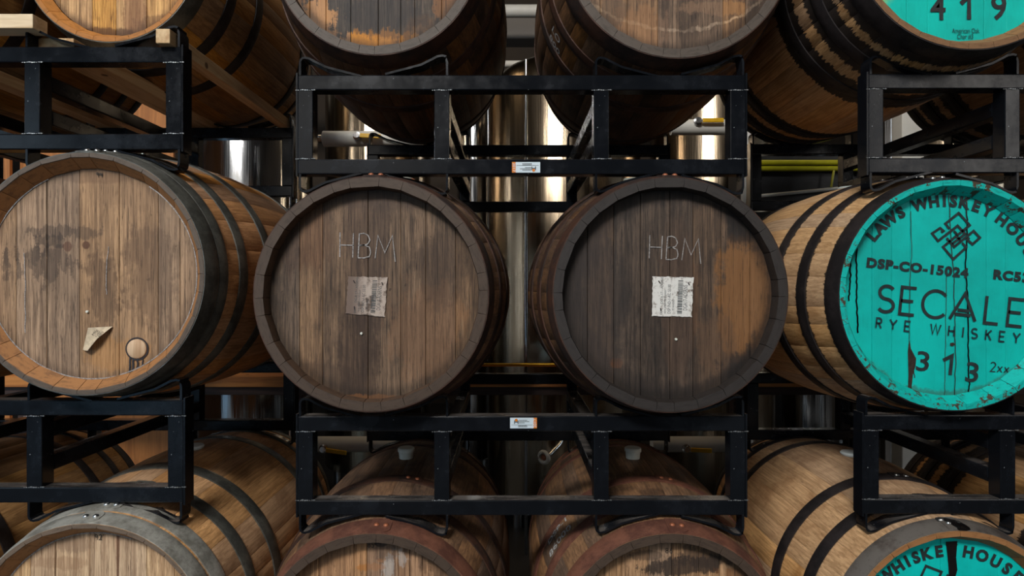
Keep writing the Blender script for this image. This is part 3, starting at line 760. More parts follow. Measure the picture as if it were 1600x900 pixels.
# --- middle column, bottom
X, h, Y = -.337, -.870, 1.39
hm = head_mat('head_brown_scuffed', D(164, 122, 92), D(92, 68, 52), D(194, 150, 112), [
    q(608, 888, 9, 20, D(186, 182, 176), .6, 2.6), q(628, 872, 8, 14, D(180, 174, 168), .5, 2.8), q(582, 886, 16, 5, D(170, 112, 64), .6, 2.2), q(594, 876, 5, 3, D(170, 112, 64), .7, 1.0), q(594, 850, 10, 5, D(34, 28, 26), .9, .8), q(600, 862, 20, 14, D(90, 72, 60), .5, 1.5), q(690, 885, 30, 30, D(60, 44, 36), .5, 1)],
    blotch=.5, tone=.15, spots=.7)
B_['BCL'] = barrel('BCL', X, h, Y, .277, .33, 'brown bottom row barrel with white and orange scuffs on its head', [498, 553, 573, 622, 640, 660], hm, sm_C, ('hoop_rust', 'hoop_rust_dark'), HOOPS_C, 'tall', rot0=2, rivm='rivet_rust', lap=8)
X, h, Y = .385, -.870, 1.39
hm = head_mat('head_brown_dark_streak', D(164, 128, 98), D(70, 58, 50), D(194, 156, 122), [
    q(1080, 885, 60, 16, D(44, 38, 36), .85, 1.6), q(1010, 868, 30, 8, D(60, 50, 44), .6, 1.4), q(1120, 870, 60, 20, D(50, 42, 38), .7, 1.6), q(1150, 895, 30, 10, D(120, 78, 50), .6, 1.2)],
    blotch=.5, tone=.15, spots=.6, rimdark=.7)
B_['BCR'] = barrel('BCR', X, h, Y, .277, .33, 'brown bottom row barrel with diagonal black streaks on its head', [972, 1014, 1050, 1092, 1124], hm, sm_C, ('hoop_rust', 'hoop_rust'), HOOPS_C, 'tall', rot0=6, rivm='rivet_rust', lap=9)
# --- right column
pm = paint_mat('teal_paint_worn', TEAL, worn=SR(60, 70, 50))
B_['MR'] = barrel('MR', 1.076, -.017, 1.400, .28, .33, 'teal-headed barrel at eye level on the right, stencilled SECALE and 313', [1363, 1394, 1423, 1479, 1509, 1542, 1572, 1605], pm, sm_MR, ('hoop_black', 'hoop_black'), HOOPS, 'flat', rot0=3, lap=0, ct=.013)
pmb = paint_mat('teal_paint_fresh', SR(0, 202, 193))
B_['BR'] = barrel('BR', 1.074, -.864, 1.380, .282, .335, 'teal-headed barrel at the bottom right with black tar drip', [1330, 1400, 1470, 1560, 1630], pmb, sm_R, ('hoop_grey', 'hoop_black'), HOOPS, 'flat', rot0=0, lap=5, ct=.013)
pmt = paint_mat('teal_paint_top', SR(0, 186, 172), patch=(LX(1.078, 1.347, 1345), LZ(.847, 1.347, -30), .070, SR(190, 215, 20)))
B_['TR'] = barrel('TR', 1.078, .847, 1.347, .288, .335, 'teal-headed barrel at the top right stencilled 419', [1417, 1450, 1538, 1573, 1610], pmt, sm_TR, ('hoop_black',), HOOPS, 'flat', rot0=5, lap=None, ct=.013)
for i, (key, hh, yy) in enumerate((('MR2', -.017, 1.40), ('BR2', -.864, 1.40), ('TR2', .847, 1.39))):
    row = ('at eye level', 'in the bottom row', 'in the top row')[i]
    B_[key] = barrel(key, 1.80, hh, yy, .28, .33, 'oak barrel %s mostly beyond the right edge of the picture' % row, [1900, 1960, 2020], pm, sm_TR, ('hoop_black',), HOOPS, None)

# ------------------------------------------------------------------ lettering and marks on the heads
def label_art(b, cx, cy, s, dang):
    """stencilled label: coordinates are photo pixels about (cx,cy) of the barrel head, turned by dang degrees clockwise"""
    o = Vector(P2(b, cx, cy)); k = (b.location.y+.032)/F
    da = radians(dang)
    def T2(px, py):   # offsets measured on the eye-level teal head, centre (1477,461)
        dx, dz = (px-1477)*k*s, (461-py)*k*s
        return (o.x+dx*cos(da)+dz*sin(da), o.y-dx*sin(da)+dz*cos(da))
    A6 = radians(-6.2)-da
    for ch, an in zip('LAWSWHISKEYHOUSE', (-50.7, -44.4, -36.7, -28.6, -15.8, -7.2, -.8, 4.9, 11.9, 19.2, 26.6, 36.7, 45.2, 54, 62, 70)):
        a = radians(an)+da; r = 139*k*s; hh = 17*k*s
        base = (o.x+r*sin(a), o.y+r*cos(a))
        bm = bmesh.new(); me = font_glyphs(ch, hh/.72, .0020); xs = [v.co.x for v in me.vertices]; mx = (min(xs)+max(xs))/2
        vs = [bm.verts.new((base[0]+(v.co.x-mx)*cos(-a)-v.co.y*sin(-a), 0, base[1]+(v.co.x-mx)*sin(-a)+v.co.y*cos(-a))) for v in me.vertices]
        for p in me.polygons:
            try: bm.faces.new([vs[i] for i in p.vertices])
            except ValueError: pass
        bpy.data.meshes.remove(me); flat_part('letter', bm, M['ink'], b, .0308)
    bm = bmesh.new(); x, z = T2(1353, 416.5); add_font(bm, 'DSP-CO-15024', x, z, 14*k*s/.72, A6, .0018, 1.15, width=160*k*s)
    x, z = T2(1551, 435); add_font(bm, 'RC53', x, z, 14*k*s/.72, A6, .0018, 1.15, width=56*k*s)
    flat_part('permit_number', bm, M['ink'], b, .0308)['kind'] = 'stuff'
    bm = bmesh.new(); q2 = lambda pts: [T2(1340+u/6.154, 280+v/6.154) for u, v in pts]
    wl = 3.7*k*s
    ribbon(bm, q2([(878, 476), (840, 428), (968, 325), (1074, 442), (958, 537), (922, 498)]), wl)
    ribbon(bm, q2([(800, 512), (822, 497), (790, 470), (712, 522), (770, 595), (958, 447), (1030, 525), (905, 622)]), wl)
    ribbon(bm, q2([(1072, 562), (1052, 582), (1100, 625), (1172, 562), (1112, 497), (925, 650), (852, 565)]), wl)
    ribbon(bm, q2([(1000, 612), (1040, 655), (917, 768), (817, 652), (945, 545), (985, 588)]), wl)
    flat_part('emblem', bm, M['ink'], b, .0306, 'black diamond emblem of interlocking loops')
    for ch, px, py, wd in (('S', 1369, 486.5, 0), ('E', 1403, 490, 0), ('C', 1438, 494, 0), ('A', 1483, 498, 0), ('L', 1535, 504, 0), ('E', 1571, 508, 0), ):
        bm = bmesh.new(); x, z = T2(px, py); stroke_text(bm, ch, x, z, 42*k*s, 5.0*k*s, A6); flat_part('letter', bm, M['ink'], b, .0304)
    bm = bmesh.new(); x, z = T2(1367, 512); stroke_text(bm, 'RYE WHISKEY', x, z, 15.5*k*s, 2.6*k*s, A6, width=226*k*s)
    flat_part('spirit_type', bm, M['ink_thin'], b, .0302)['kind'] = 'stuff'
    return T2, A6, k*s
T2, A6, k = label_art(B_['MR'], 1477, 461, 1.0, 0)
for ch, px, py in (('3', 1430, 578), ('1', 1475, 586), ('3', 1507, 595)):
    bm = bmesh.new(); x, z = T2(px, py)
    if ch == '3': add_font(bm, ch, x, z, 31*k/.72, A6, .0009, width=20*k)
    else: ribbon(bm, [T2(1473, 563), T2(1487, 556), T2(1484, 586)], 5.6*k)
    flat_part('numeral', bm, M['ink'], B_['MR'], .0308)
bm = bmesh.new(); x, z = T2(1546, 580); stroke_text(bm, '2xx', x, z, 15*k, 1.7*k, A6, .2)
flat_part('handwriting', bm, M['ink'], B_['MR'], .0308)
label_art(B_['BR'], 1486, 1010, 1.02, -26.5)
bt = B_['TR']; k = (1.347+.032)/F
for ch, px in (('4', 1453), ('1', 1501.5), ('9', 1548)):
    bm = bmesh.new(); x, z = P2(bt, px, 30.5)
    if ch != '1': add_font(bm, ch, x, z, 40*k/.72, 0, .0012, width=24*k)
    else: ribbon(bm, [P2(bt, 1501, 6), P2(bt, 1513.5, -6), P2(bt, 1513.5, 30.5)], 7*k)
    flat_part('numeral', bm, M['ink419'], bt, .0308)
bm = bmesh.new()
x, z = P2(bt, 1487, 52); add_font(bm, 'American Oak', x, z, 8*k/.72, 0, 0, width=43*k)
x, z = P2(bt, 1495, 61); add_font(bm, 'Char #3', x, z, 8*k/.72, 0, 0, width=25*k)
flat_part('small_print', bm, M['ink_thin'], bt, .0308)

def wavy(b, pts, w, m, name, amp=1.2, n=8, depth=.031, seed=1):
    """crooked stroke along photo pixels"""
    rnd = random.Random(seed); out = []
    for (x0, y0), (x1, y1) in zip(pts, pts[1:]):
        for i in range(n):
            t = i/n; out.append((x0+(x1-x0)*t+rnd.uniform(-amp, amp), y0+(y1-y0)*t))
    out.append(pts[-1]); k = (b.location.y+.032)/F
    bm = bmesh.new(); ribbon(bm, [P2(b, *p) for p in out], w*k)
    return flat_part(name, bm, m, b, depth)
def shape(b, pts, m, name, depth=.031, label=None):
    bm = bmesh.new(); vs = [bm.verts.new((lambda q: (q[0], 0, q[1]))(P2(b, *p))) for p in pts]; bm.faces.new(vs)
    return flat_part(name, bm, m, b, depth, label)
mr = B_['MR']
wavy(mr, [(1482, 296), (1484, 350), (1490, 440), (1491, 480), (1493, 560), (1490, 625)], 1.4, M['tar_matt'], 'crack', .8, seed=2)
wavy(mr, [(1509, 296), (1511, 350), (1508, 420), (1512, 470), (1512, 540), (1514, 600), (1511, 628)], 2.2, M['tar'], 'crack', .8, seed=3)
wavy(mr, [(1423, 330), (1424, 400), (1420, 470), (1420, 530)], 1.0, M['split_wood'], 'crack', .6, seed=4)
wavy(mr, [(1478, 430), (1477, 520), (1476, 600), (1475, 626)], 1.0, M['split_wood'], 'crack', .5, seed=5)
wavy(mr, [(1338, 385), (1338, 430), (1338, 470), (1340, 520)], 2.6, M['tar'], 'tar_run', 1.0, seed=6)
wavy(mr, [(1329, 400), (1328, 440), (1326, 470)], 2.4, M['tar'], 'tar_run', 1.0, seed=8)
shape(mr, [(1420, 528), (1423, 545), (1431, 560), (1430, 572), (1426, 585), (1424, 605), (1427, 614), (1424, 619), (1418, 612), (1419, 585), (1418, 550)], M['split_wood'], 'split', .0309)
wavy(mr, [(1425, 560), (1427, 580), (1429, 590)], 1.6, M['tar_matt'], 'tar_run', .6, seed=9)
shape(mr, [(1484, 536), (1489, 535), (1492, 538), (1488, 541), (1484, 540)], M['split_wood'], 'chip', .0309)
# tar over the hoop and down the head of the bottom right barrel
br = B_['BR']
shape(br, [(1477, 846), (1495, 845), (1493, 870), (1495, 890), (1489, 910), (1486, 930), (1482, 905), (1481, 885), (1479, 865)], M['tar'], 'tar_drip', .0300, 'glossy black tar streak')
def surf_blob(b, pts, R, B, m, name, lift, th=.004):
    """lumpy patch on the barrel side: pts are (angle deg, t)"""
    bm = bmesh.new(); n = len(pts); cx = sum(p[0] for p in pts)/n; ct = sum(p[1] for p in pts)/n
    def pos(a, t, l): r = rad(t, R, B)+l; return (r*sin(radians(a)), t, r*cos(radians(a)))
    outer = [bm.verts.new(pos(a, t, lift)) for a, t in pts]
    mid = [bm.verts.new(pos(cx+(a-cx)*.7, ct+(t-ct)*.7, lift+th)) for a, t in pts]
    c = bm.verts.new(pos(cx, ct, lift+th*1.3))
    for i in range(n):
        j = (i+1) % n; bm.faces.new((outer[i], outer[j], mid[j], mid[i])); bm.faces.new((mid[i], mid[j], c))
    me = from_bm(name, bm, True); return link(name, me, m, b)
surf_blob(br, [(-1, -.003), (2.5, -.004), (5, .0), (6, .01), (4.5, .022), (2, .034), (-2, .044), (-5, .046), (-6, .040), (-3, .028), (-2, .014)], .282, .335, M['tar'], 'tar_blob', .004)
surf_blob(br, [(-6, .03), (-4, .028), (-2.5, .033), (-4, .039), (-6, .038)], .282, .335, M['rivet_steel'], 'rivet', .007, .003)

# chalk, pencil numbers
def scrawl(b, s, px, py, hpx, w, m, ang=0, gap=.25, wob=.03, width=None, name='handwriting'):
    k = (b.location.y+.032)/F; bm = bmesh.new(); x, z = P2(b, px, py)
    stroke_text(bm, s, x, z, hpx*k, w*k, ang, gap, (width*k if width else None), wob=wob)
    return flat_part(name, bm, m, b, .0308)
scrawl(B_['CL'], 'HBM', 529, 402, 38, 1.6, M['chalk'], -.03, wob=.02, width=90, name='chalk_mark')
scrawl(B_['CR'], 'HBM', 1012, 404, 36, 1.5, M['chalk'], -.05, wob=.02, width=84, name='chalk_mark')
scrawl(B_['ML'], '94', 151, 277, 7.5, 1.2, M['pencil'])
scrawl(B_['BL'], "92'", 149, 843, 8, 1.2, M['pencil'])
scrawl(B_['BCL'], '85', 575, 855, 7.5, 1.1, M['pencil'])
scrawl(B_['BCR'], '86', 1040, 864, 8, 1.1, M['pencil'])
# paper shipping labels
def ship_label(b, quad, lab, dirty, words):
    k = (b.location.y+.032)/F
    q = [Vector(P2(b, *p)) for p in quad]     # TL, TR, BR, BL
    rnd = random.Random(5)
    def uv(u, v): return q[0].lerp(q[1], u).lerp(q[3].lerp(q[2], u), v)
    pts = []; n = 16
    for i in range(n): pts.append(uv(i/n, rnd.uniform(0, .02)))
    for i in range(n): pts.append(uv(1-rnd.uniform(0, .025), i/n))
    for i in range(n): pts.append(uv(1-i/n, 1-rnd.uniform(0, .02)))
    for i in range(n): pts.append(uv(rnd.uniform(0, .02), 1-i/n))
    bm = bmesh.new(); f = bm.faces.new([bm.verts.new((p.x, 0, p.y)) for p in pts])
    g = bmesh.ops.extrude_face_region(bm, geom=[f])
    for v in [e for e in g['geom'] if isinstance(e, bmesh.types.BMVert)]: v.co.y -= .0012
    m, nt = mat('label_paper_'+dirty); bs = BS(nt); tc = NN(nt, 'ShaderNodeTexCoord').outputs['Object']
    n1 = NOISE(nt, tc, 60, 6, .75); n2 = NOISE(nt, tc, 26, 5, .7)
    c1 = (.72, .70, .66) if dirty == 'clean' else SR(176, 160, 148)
    c = MIX(nt, SMOOTH(nt, n1, .50, .68), c1, SR(120, 104, 92)); thr = .62 if dirty == 'clean' else .5
    c = MIX(nt, SMOOTH(nt, n2, thr, thr+.12), c, SR(92, 76, 66)); 
    sx = NN(nt, 'ShaderNodeSeparateXYZ', {0: tc}).outputs[0]
    if dirty == 'dirty': c = MIX(nt, SMOOTH(nt, MA(nt, 'ADD', sx, MA(nt, 'MULTIPLY', n2, .03)), uv(.55, .5).x+.015, uv(.1, .5).x+.015), c, SR(112, 94, 84))
    L(nt, c, bs.inputs['Base Color']); bs.inputs['Roughness'].default_value = .75
    lo = link('paper_label', from_bm('paper_label', bm), m, b, (0, .0312, 0)); lo['label'] = lab
    ink = M['barcode']; ang = atan2(q[0].y-q[3].y, q[0].x-q[3].x)
    Hh = (q[0]-q[3]).length; Ww = (q[1]-q[0]).length
    bm = bmesh.new(); v = .09
    while v < .92:                                    # barcode: stack of horizontal bars
        t = rnd.choice((.006, .010, .016, .026)); a, b2 = uv(.625, v), uv(.745, v)
        c2, d2 = uv(.745, min(v+t, .92)), uv(.625, min(v+t, .92))
        bm.faces.new([bm.verts.new((p.x, 0, p.y)) for p in (a, b2, c2, d2)]); v += t+rnd.choice((.006, .010, .014))
    def vert(body, u, v0, v1, sz):
        p = uv(u, v0); add_font(bm, body, p.x, p.y, sz*Ww, ang, 0.0, width=(v0-v1)*Hh)
    vert('DGA17-ADSRNS', .87, .83, .20, .15)
    vert('DSP IND-1-RC 53.00', .46, .92, .20, .10)
    vert('DG-A-17---ADSRNS', .27, .68, .02, .085)
    vert('PE WHISKEY', .55, .84, .55, .07)
    vert('NEW AMERICAN WHISKEY', .345, .92, .33, .055)
    vert('001', .26, .96, .82, .08)
    flat_part('label_print', bm, ink, lo, -.0014)
    for u, v in ((.17, .15), (.22, .83), (.88, .17)):     # staples with rust
        p = uv(u, v); st = link('staple', box_me('staple', -.0012, .0012, -.0012, 0, -.004, .004), M['tar_matt'], lo, (p.x, -.0013, p.y)); st.rotation_euler = (0, rnd.uniform(-.6, .6), 0)
ship_label(B_['CL'], [(544, 431), (606, 433), (602, 496), (540, 490)], 'stained paper label with a barcode', 'dirty', '')
ship_label(B_['CR'], [(1019, 431), (1084, 433), (1081, 496), (1018, 494)], 'white paper label with a barcode', 'clean', '')
# nail dots
for bk, px, py in (('CL', 565, 521), ('CR', 1056, 530), ('ML', 137, 487)):
    o = link('nail', lathe_me('nail', [(0, -.004), (.003, -.003), (.0034, 0), (.0034, .004)], 10, 'y'), M['bung'], B_[bk])
    x, z = P2(B_[bk], px, py); o.location = (x, .0315, z)
# wooden plug with tar drips and torn tag on the light barrel
ml = B_['ML']; x, z = P2(ml, 214.5, 545)
pg = link('wooden_plug', lathe_me('wooden_plug', [(0, -.0045), (.020, -.0042), (.0228, -.002), (.0232, .004)], 36, 'y'), M['plug'], ml, (x, .031, z))
pg['label'] = 'pale round wooden plug'
bm = bmesh.new(); kk = (ml.location.y+.032)/F
ribbon(bm, [(x+.0258*cos(a), z+.0258*sin(a)) for a in [2*pi*i/28 for i in range(28)]], .0035, closed=True)
flat_part('stain_ring', bm, M['tar_matt'], ml, .0308)
for i, (dx, l, w) in enumerate(((-11, 26, 2.6), (-6, 25, 3.0), (1, 22, 2.4), (9, 15, 2.0))):
    wavy(ml, [(214.5+dx, 558), (214.5+dx, 558+l*.5), (213.5+dx, 558+l)], w, M['tar_matt'], 'drip', .5, 5, .0309, seed=i)
bm = bmesh.new(); rows = []
n = 6
A0, A1, Bq, Cq = P2(ml, 139, 512), P2(ml, 177, 510), P2(ml, 131, 546), P2(ml, 143, 547)
for i in range(n+1):
    t = i/n
    l = Vector(A0).lerp(Vector(Bq), t); r = Vector(A1).lerp(Vector(Cq), t)
    row = []
    for j in range(7):
        u = j/6; p = l.lerp(r, u); lift = .002+.010*math.sin(pi*u*.55)*t+.010*max(0, u-.75)*4*(1-abs(2*t-1))
        row.append(bm.verts.new((p.x, .031-lift, p.y)))
    rows.append(row)
for p, q_ in zip(rows, rows[1:]):
    for j in range(6): bm.faces.new((p[j], p[j+1], q_[j+1], q_[j]))
g = bmesh.ops.extrude_face_region(bm, geom=bm.faces[:])
for v in [e for e in g['geom'] if isinstance(e, bmesh.types.BMVert)]: v.co.y += .0006
tg = link('torn_tag', from_bm('torn_tag', bm, True), simple('old_paper', SR(190, 172, 146), .8, 0, .2, 60), ml); tg['label'] = 'torn curling paper tag'
bm = bmesh.new()
for i, (tx, px, py) in enumerate((('Mfg', 153, 524), ('Color', 157, 526), ('A2976', 162, 527))):
    xx, zz = P2(ml, px, py); add_font(bm, tx, xx, zz, .008, radians(50), width=.017)
flat_part('tag_print', bm, M['pencil'], ml, .0175)
# white wax line round the croze of the two light barrels
for key in ('ML', 'BL'):
    Rh = .25
    bm = bmesh.new(); ribbon(bm, [((Rh-.003)*cos(radians(a)), (Rh-.003)*sin(radians(a))) for a in (range(-75, 60, 4) if key == 'ML' else range(70, 175, 4))], .0022)
    flat_part('wax_line', bm, M['chalk'], B_[key], .0306)
    if key == 'ML':
        bm = bmesh.new(); ribbon(bm, [((Rh-.002)*cos(radians(a)), (Rh-.002)*sin(radians(a))) for a in range(115, 285, 4)], .0026)
        flat_part('wax_line', bm, M['chalk'], B_[key], .0306)
wavy(ml, [(38, 395), (40, 440), (40, 520)], 1.2, M['chalk'], 'scratch', .8, 8, .0309, 11)
wavy(ml, [(170, 385), (166, 430), (167, 460)], 1.0, M['chalk'], 'scratch', .8, 8, .0309, 12)
# curved stencils on barrel sides
def side_text(b, body, R, B, a_deg, t, size, rot, m, width):
    me = font_glyphs(body, size, .0004); xs = [v.co.x for v in me.vertices]; sx = width/(max(xs)-min(xs)); bm = bmesh.new(); vs = []
    for v in me.vertices:
        u, w = (v.co.x-min(xs))*sx, v.co.y
        U = u*cos(rot)-w*sin(rot); Wv = u*sin(rot)+w*cos(rot)     # U around, Wv along the length
        tt = t+Wv; r = rad(tt, R, B)+.0006; a = radians(a_deg)+U/r
        vs.append(bm.verts.new((r*sin(a), tt, r*cos(a))))
    for p in me.polygons:
        try: bm.faces.new([vs[i] for i in p.vertices])
        except ValueError: pass
    bpy.data.meshes.remove(me); o = bpy.data.meshes.new('side_stencil'); bm.to_mesh(o); bm.free()
    return link('side_stencil', o, m, b)
side_text(B_['BCR'], '86000', .277, .33, -64, .175, .034, 0, M['white_stencil'], .10)
side_text(B_['BCR'], 'DSP-1', .277, .33, -62, .135+.055+.035, .03, 0, M['white_stencil'], .085)
side_text(B_['TCR'], 'LO', .28, .335, -112, .205, .034, pi, M['white_stencil'], .045)
side_text(B_['TCR'], '800', .28, .335, -112, .245, .03, pi, M['white_stencil'], .06)
side_text(B_['MR'], '315', .28, .33, -92, .02, .016, pi/2, M['ink'], .03)

# ------------------------------------------------------------------ pine timbers on the upper left rack
zt = H+.584+.0005
def timber(name, x0, x1, y0, y1, z0, z1, m, label):
    o = link(name, box_me(name, 0, x1-x0, 0, y1-y0, 0, z1-z0, .002), m, None, (x0, y0, z0)); tag(o, label, 'timber', 'pine timbers on the upper left rack')
timber('timber', -.851, -.817, 1.375, 2.17, zt, zt+.035, M['timber_y'], 'pine batten running back from its square end beside the small golden barrel')
timber('timber', -1.175, -1.085, 1.425, 2.17, zt, zt+.034, M['timber_y'], 'flat pine plank running back under the left side of the small golden barrel')
timber('timber', -1.505, -1.455, 1.40, 2.17, zt, zt+.034, M['timber_y'], 'pine batten running back behind the inner post of the upper left rack')
timber('timber', -2.0, -1.142, 1.372, 1.417, zt+.0345, zt+.069, M['timber_x'], 'pale pine batten lying crosswise at the upper left corner')
for i, x in enumerate((-1.85, -.98)):
    timber('skid', x, x+.1, 1.30, 2.20, FZ, FZ+.052, M['timber_y'], '%s timber skid on the floor under the left racks' % ('outer', 'inner')[i])

# ------------------------------------------------------------------ behind the racks
def XY(px, Y): return (px-800)*Y/F
def ZZ(py, Y): return H+(450-py)*Y/F
def tank(pxc, rpx, Y, ytop, m, label, cone=True):
    X, r = XY(pxc, Y), rpx*Y/F; zt_ = ZZ(ytop, Y)
    t = empty('fermentation_tank', (X, Y, FZ), label, 'tank', 'stainless steel tanks behind the racks')
    base = .15; zt_ -= FZ
    link('shell', lathe_me('shell', [(r, base), (r, zt_-.03), (r*.985, zt_)], 72), m, t)
    link('dome', lathe_me('dome', [(r*.985, zt_)]+[(r*.985*cos(a), zt_+r*.42*sin(a)) for a in (.2, .4, .6, .8, 1.0, 1.25, 1.5)]+[(0, zt_+r*.42)], 72), m, t)
    link('cone', lathe_me('cone', [(.05, .02), (r*.5, base-.08), (r, base)], 72), m, t)
    for k in range(4):
        a = pi/4+k*pi/2
        link('leg', lathe_me('leg', [(.03, 0), (.03, base)], 16), M['steel'], t, (r*.86*cos(a), r*.86*sin(a), 0))
    return t
tank(392, 92, 4.0, 60, M['tank_cool'], 'bright stainless tank seen between the left and middle racks')
tank(592, 80, 4.5, 118, M['tank'], 'bronze-tinted stainless tank behind the left half of the middle racks')
t3 = tank(880, 118, 3.9, 150, M['tank'], 'bronze-tinted domed tank behind the gap between the middle barrels')
tank(1110, 92, 3.9, 60, M['tank'], 'stainless tank behind the right half of the middle racks')
tank(1262, 62, 4.6, 340, M['tank_cool'], 'short stainless tank low behind the right racks')
tank(1480, 80, 4.4, 90, M['tank'], 'stainless tank behind the barrels at the far right')
tank(742, 28, 4.6, 90, M['tank_cool'], 'slim steel column tank behind the left of the domed tank')
# white jacketed pipes with yellow valve handles
def valve(par, x, y, z, ang, lab):
    v = link('valve_body', lathe_me('valve_body', [(0, -.03), (.014, -.03), (.014, -.012), (.022, -.010), (.022, 0)], 20, 'y'), M['steel'], par, (x, y, z))
    hd = link('valve_handle', box_me('valve_handle', .018, .125, -.030, -.022, -.011, .011, .003), M['yellow'], par, (x, y, z)); hd.rotation_euler = (0, ang, 0); hd['label'] = 'yellow valve handle'
    link('lever', box_me('lever', 0, .05, -.026, -.023, -.006, .006), M['steel'], par, (x, y, z)).rotation_euler = (0, ang, 0)
Yp = 3.0
def pipe_run(side, lab):
    p = empty('pipe', (XY(1167 if side > 0 else 459, Yp), Yp, FZ), lab, 'pipe', 'pipe runs behind the middle racks')
    ox, oz = p.location.x, p.location.z
    r = .040
    zu, zl = ZZ(199 if side > 0 else 217, Yp)-oz, ZZ(694, Yp)-oz
    ends = (1042, 500) if side > 0 else (640, 640)
    sx = -1 if side > 0 else 1
    link('jacket', tube_me('jacket', [(XY(1048 if side > 0 else 506, Yp)-ox, 0, zu), (XY(1160 if side > 0 else 660, Yp)-ox, 0, zu)], r, 24), M['insul'], p)
    link('jacket', tube_me('jacket', [(XY(1018 if side > 0 else 490, Yp)-ox, 0, zl), (XY(1150 if side > 0 else 640, Yp)-ox, 0, zl)], r, 24), M['insul'], p)
    link('riser', tube_me('riser', [(0, 0, .0), (0, 0, ZZ(150, Yp)-oz+.2)], .024 if side < 0 else .03, 20), M['steel'] if side < 0 else M['insul'], p)
    for zz in (zu, zl):
        a, b2 = (XY(1160, Yp)-ox, 0) if side > 0 else (0, XY(506 if zz == zu else 490, Yp)-ox)
        link('coupling', tube_me('coupling', [(a, 0, zz), (b2, 0, zz)], .022, 16), M['steel'], p)
    if side > 0:
        link('coupling', tube_me('coupling', [(XY(1030, Yp)-ox, 0, zu), (XY(1048, Yp)-ox, 0, zu)], .026, 16), M['steel'], p)
        valve(p, XY(1086, Yp)-ox, -r, zu+.018, 0, ''); valve(p, XY(1068, Yp)-ox, -r, zl-.01, .05, '')
    else:
        valve(p, XY(562, Yp)-ox, -r, zu+.002, .05, ''); valve(p, XY(510, Yp)-ox, -r, zl-.01, .14, '')
pipe_run(-1, 'white jacketed pipe run with yellow handles behind the left of the middle racks')
pipe_run(1, 'white jacketed pipe run with yellow handles behind the right of the middle racks')
# sample valve on the domed tank
sv = empty('sample_port', (XY(858, 3.25), 3.25, ZZ(711, 3.25)), 'round clamp fitting standing out from the domed tank, above the bottom row', 'valve')
link('stem', tube_me('stem', [(0, 0, 0), (.06, .06, .04), (.11, .14, .09)], .013, 14), M['steel'], sv)
def ring_me(name, R_, r_, n=28, m_=12):
    bm = bmesh.new(); rings = []
    for i in range(n):
        a = 2*pi*i/n; rings.append([bm.verts.new(((R_+r_*cos(b3))*cos(a), r_*sin(b3), (R_+r_*cos(b3))*sin(a))) for b3 in [2*pi*k/m_ for k in range(m_)]])
    for i in range(n):
        a, b2 = rings[i], rings[(i+1) % n]
        for k in range(m_): bm.faces.new((a[k], a[(k+1) % m_], b2[(k+1) % m_], b2[k]))
    return from_bm(name, bm, True)
rg = link('clamp_ring', ring_me('clamp_ring', .030, .012), M['insul'], sv, (-.03, -.01, -.01)); rg.rotation_euler = (0, 0, -.7)
link('plug', lathe_me('plug', [(0, -.005), (.016, -.005), (.018, .01), (0, .012)], 16, 'y'), M['rivet_rust'], sv, (-.03, -.01, -.01)).rotation_euler = (0, 0, -.7)
for k in range(6):
    a = pi*.6+k*.25
    link('stud', lathe_me('stud', [(0, -.012), (.004, -.010), (.004, .004), (0, .004)], 8, 'y'), M['steel'], sv, (-.03+.03*cos(a)-.004, -.022, -.01+.03*sin(a)))
# slim standpipe and brass rail in the middle gap
o = link('standpipe', tube_me('standpipe', [(0, 0, 0), (0, 0, 2.75)], .008, 14), M['tank_cool'], None, (XY(822, 3.2), 3.2, FZ)); tag(o, 'thin shiny vertical steel pipe in the gap between the middle barrels', 'pipe')
o = empty('brass_pipe', (.03, 2.81, ZZ(588, 2.75)+.0005), '', 'pipe')
zb = ZZ(570, 2.81)-o.location.z
link('tube', tube_me('tube', [(-.75, 0, zb), (.75, 0, zb)], .008, 14), M['brass'], o)
for x in (-.6, .6): link('bracket', box_me('bracket', x-.01, x+.01, -.008, .008, 0, zb-.004), M['dark'], o)
tag(o, 'thin horizontal brass pipe above the timber beam, between the middle barrels', 'pipe')
# long timber beam on a dark frame behind the racks
Yb = 2.75
bn = empty('timber_bench', (0, Yb, FZ), 'long orange timber beam over a dark board, running behind the racks', 'bench')
link('beam', box_me('beam', -2.6, 2.6, 0, .12, ZZ(605, Yb)-FZ, ZZ(588, Yb)-FZ, .003), M['beam'], bn)
link('dark_board', box_me('dark_board', -2.6, 2.6, .03, .07, ZZ(619, Yb)-FZ, ZZ(605, Yb)-FZ-.0002, .002), M['beam_dark'], bn)
for x in (-2.4, -1.06, 1.12, 2.4):
    link('leg', box_me('leg', x-.03, x+.03, .08, .14, 0, ZZ(605, Yb)-FZ-.0002, .003), M['beam_dark'], bn)
# dark cabinet with yellow guard rails, right gap
gx0, gx1, Yg = XY(1165, 3.1), XY(1352, 3.1), 3.1
cb = empty('machine', ((gx0+gx1)/2, Yg, FZ), 'dark machine with two yellow guard rails seen in the upper right gap', 'machine')
hw = (gx1-gx0)/2
link('housing', box_me('housing', -hw, hw, .035, .26, ZZ(345, Yg)-FZ, ZZ(232, Yg)-FZ, .01), M['dark'], cb)
for py in (254, 263.5):
    link('guard_rail', tube_me('guard_rail', [(-hw, 0, ZZ(py, Yg)-FZ), (hw, 0, ZZ(py, Yg)-FZ)], .014, 14), M['rail_yellow'], cb)
link('conduit', tube_me('conduit', [(-hw, -.02, ZZ(309, Yg)-FZ), (hw, -.02, ZZ(291, Yg)-FZ)], .009, 12), M['insul'], cb)
link('hose', tube_me('hose', [(XY(1298, Yg)-cb.location.x, -.03, ZZ(268, Yg)-FZ), (XY(1294, Yg)-cb.location.x, -.03, ZZ(294, Yg)-FZ)], .006, 10), M['rail_yellow'], cb)
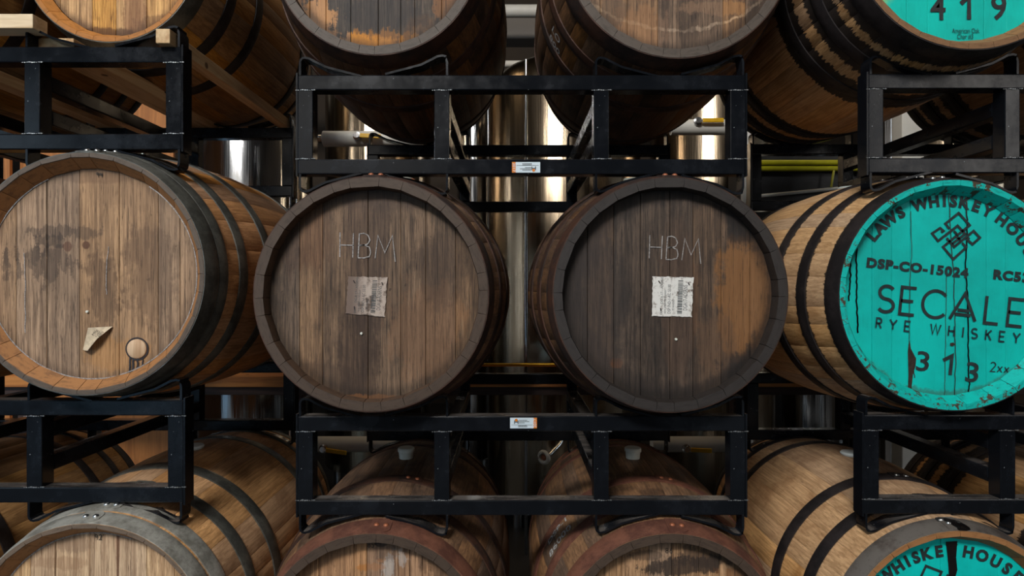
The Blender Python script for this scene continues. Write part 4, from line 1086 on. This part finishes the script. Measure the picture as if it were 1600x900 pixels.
for x in (-hw+.02, hw-.02):
    link('rail_post', tube_me('rail_post', [(x, .02, 0), (x, .02, ZZ(245, Yg)-FZ)], .014, 12), M['dark'], cb)
# plywood partition on the left and pale panel on the right
ply = timber_mat('plywood', SR(186, 120, 62), SR(158, 98, 48), 2)
part = empty('partition', (-2.98, 3.15, FZ), 'orange plywood partition of upright panels behind the left racks', 'partition')
for i in range(5):
    o = link('panel', box_me('panel', -.205, .205, 0, .02, 0, ZZ(145, 3.2)-FZ, .002), ply, part, (-.82+i*.415, .06*i-.1, 0))
link('cap', box_me('cap', -1.05, 1.08, -.02, .05, 0, .03, .002), M['beam'], part, (0, .02, ZZ(145, 3.2)-FZ)).rotation_euler = (0, 0, .144)
o = link('panel_cabinet', box_me('panel_cabinet', -.075, .075, 0, .2, 0, 2.9, .006), M['insul'], None, (XY(1427, 3.9), 3.9, FZ)); tag(o, 'tall narrow pale cabinet glimpsed behind the top right rack', 'cabinet')
o = link('cable_channel', box_me('cable_channel', -.022, .022, 0, .05, 0, 3.1, .004), M['steel'], None, (XY(1388, 3.8), 3.8, FZ)); tag(o, 'slim upright perforated steel channel left of the pale cabinet', 'channel')
# overhead ducts seen between the top barrels
for py, r, m_, lab in ((17, .05, 'insul', 'pale round duct high up between the two top middle barrels'), (100, .028, 'insul', 'thin pale pipe below the pale duct, above the domed tank')):
    Yd = 4.9
    o = link('overhead_duct', tube_me('overhead_duct', [(-5.99, 0, 0), (5.99, 0, 0)], r, 24), M[m_], None, (0, Yd, ZZ(py, Yd))); tag(o, lab, 'duct')
Yd = 5.3
o = link('roof_beam', box_me('roof_beam', -5.99, 5.99, 0, .2, 0, .19, .004), simple('grey_beam', SR(110, 104, 98), .7), None, (0, Yd, ZZ(60, Yd))); tag(o, 'grey flat roof beam between the pale duct and the thin pale pipe', 'beam')
# bodies for the unseen lamps added to warm the tanks
bulb, bn_ = mat('lamp_glow'); BS(bn_).inputs['Emission Color'].default_value = (1, .78, .5, 1); BS(bn_).inputs['Emission Strength'].default_value = 6
for lx, ly, wh in ((-1.9, 3.3, 'left'), (0.5, 3.2, 'middle'), (2.3, 3.3, 'right')):
    lp = empty('added_lamp', (lx, ly, 4.3), '%s one of three unseen dark lamps added to warm the tanks' % wh, 'lamp', 'added lamps over the tanks')
    link('shade', lathe_me('shade', [(.05, .16), (.07, .16), (.26, .02), (.25, .015), (.05, .13)], 28, 'z', True, True), M['dark'], lp)
    link('bulb', lathe_me('bulb', [(0, .02), (.03, .03), (.045, .07), (.02, .12), (0, .12)], 18), bulb, lp)
    link('cord', tube_me('cord', [(0, 0, .16), (0, 0, .5)], .006, 8), M['dark'], lp)
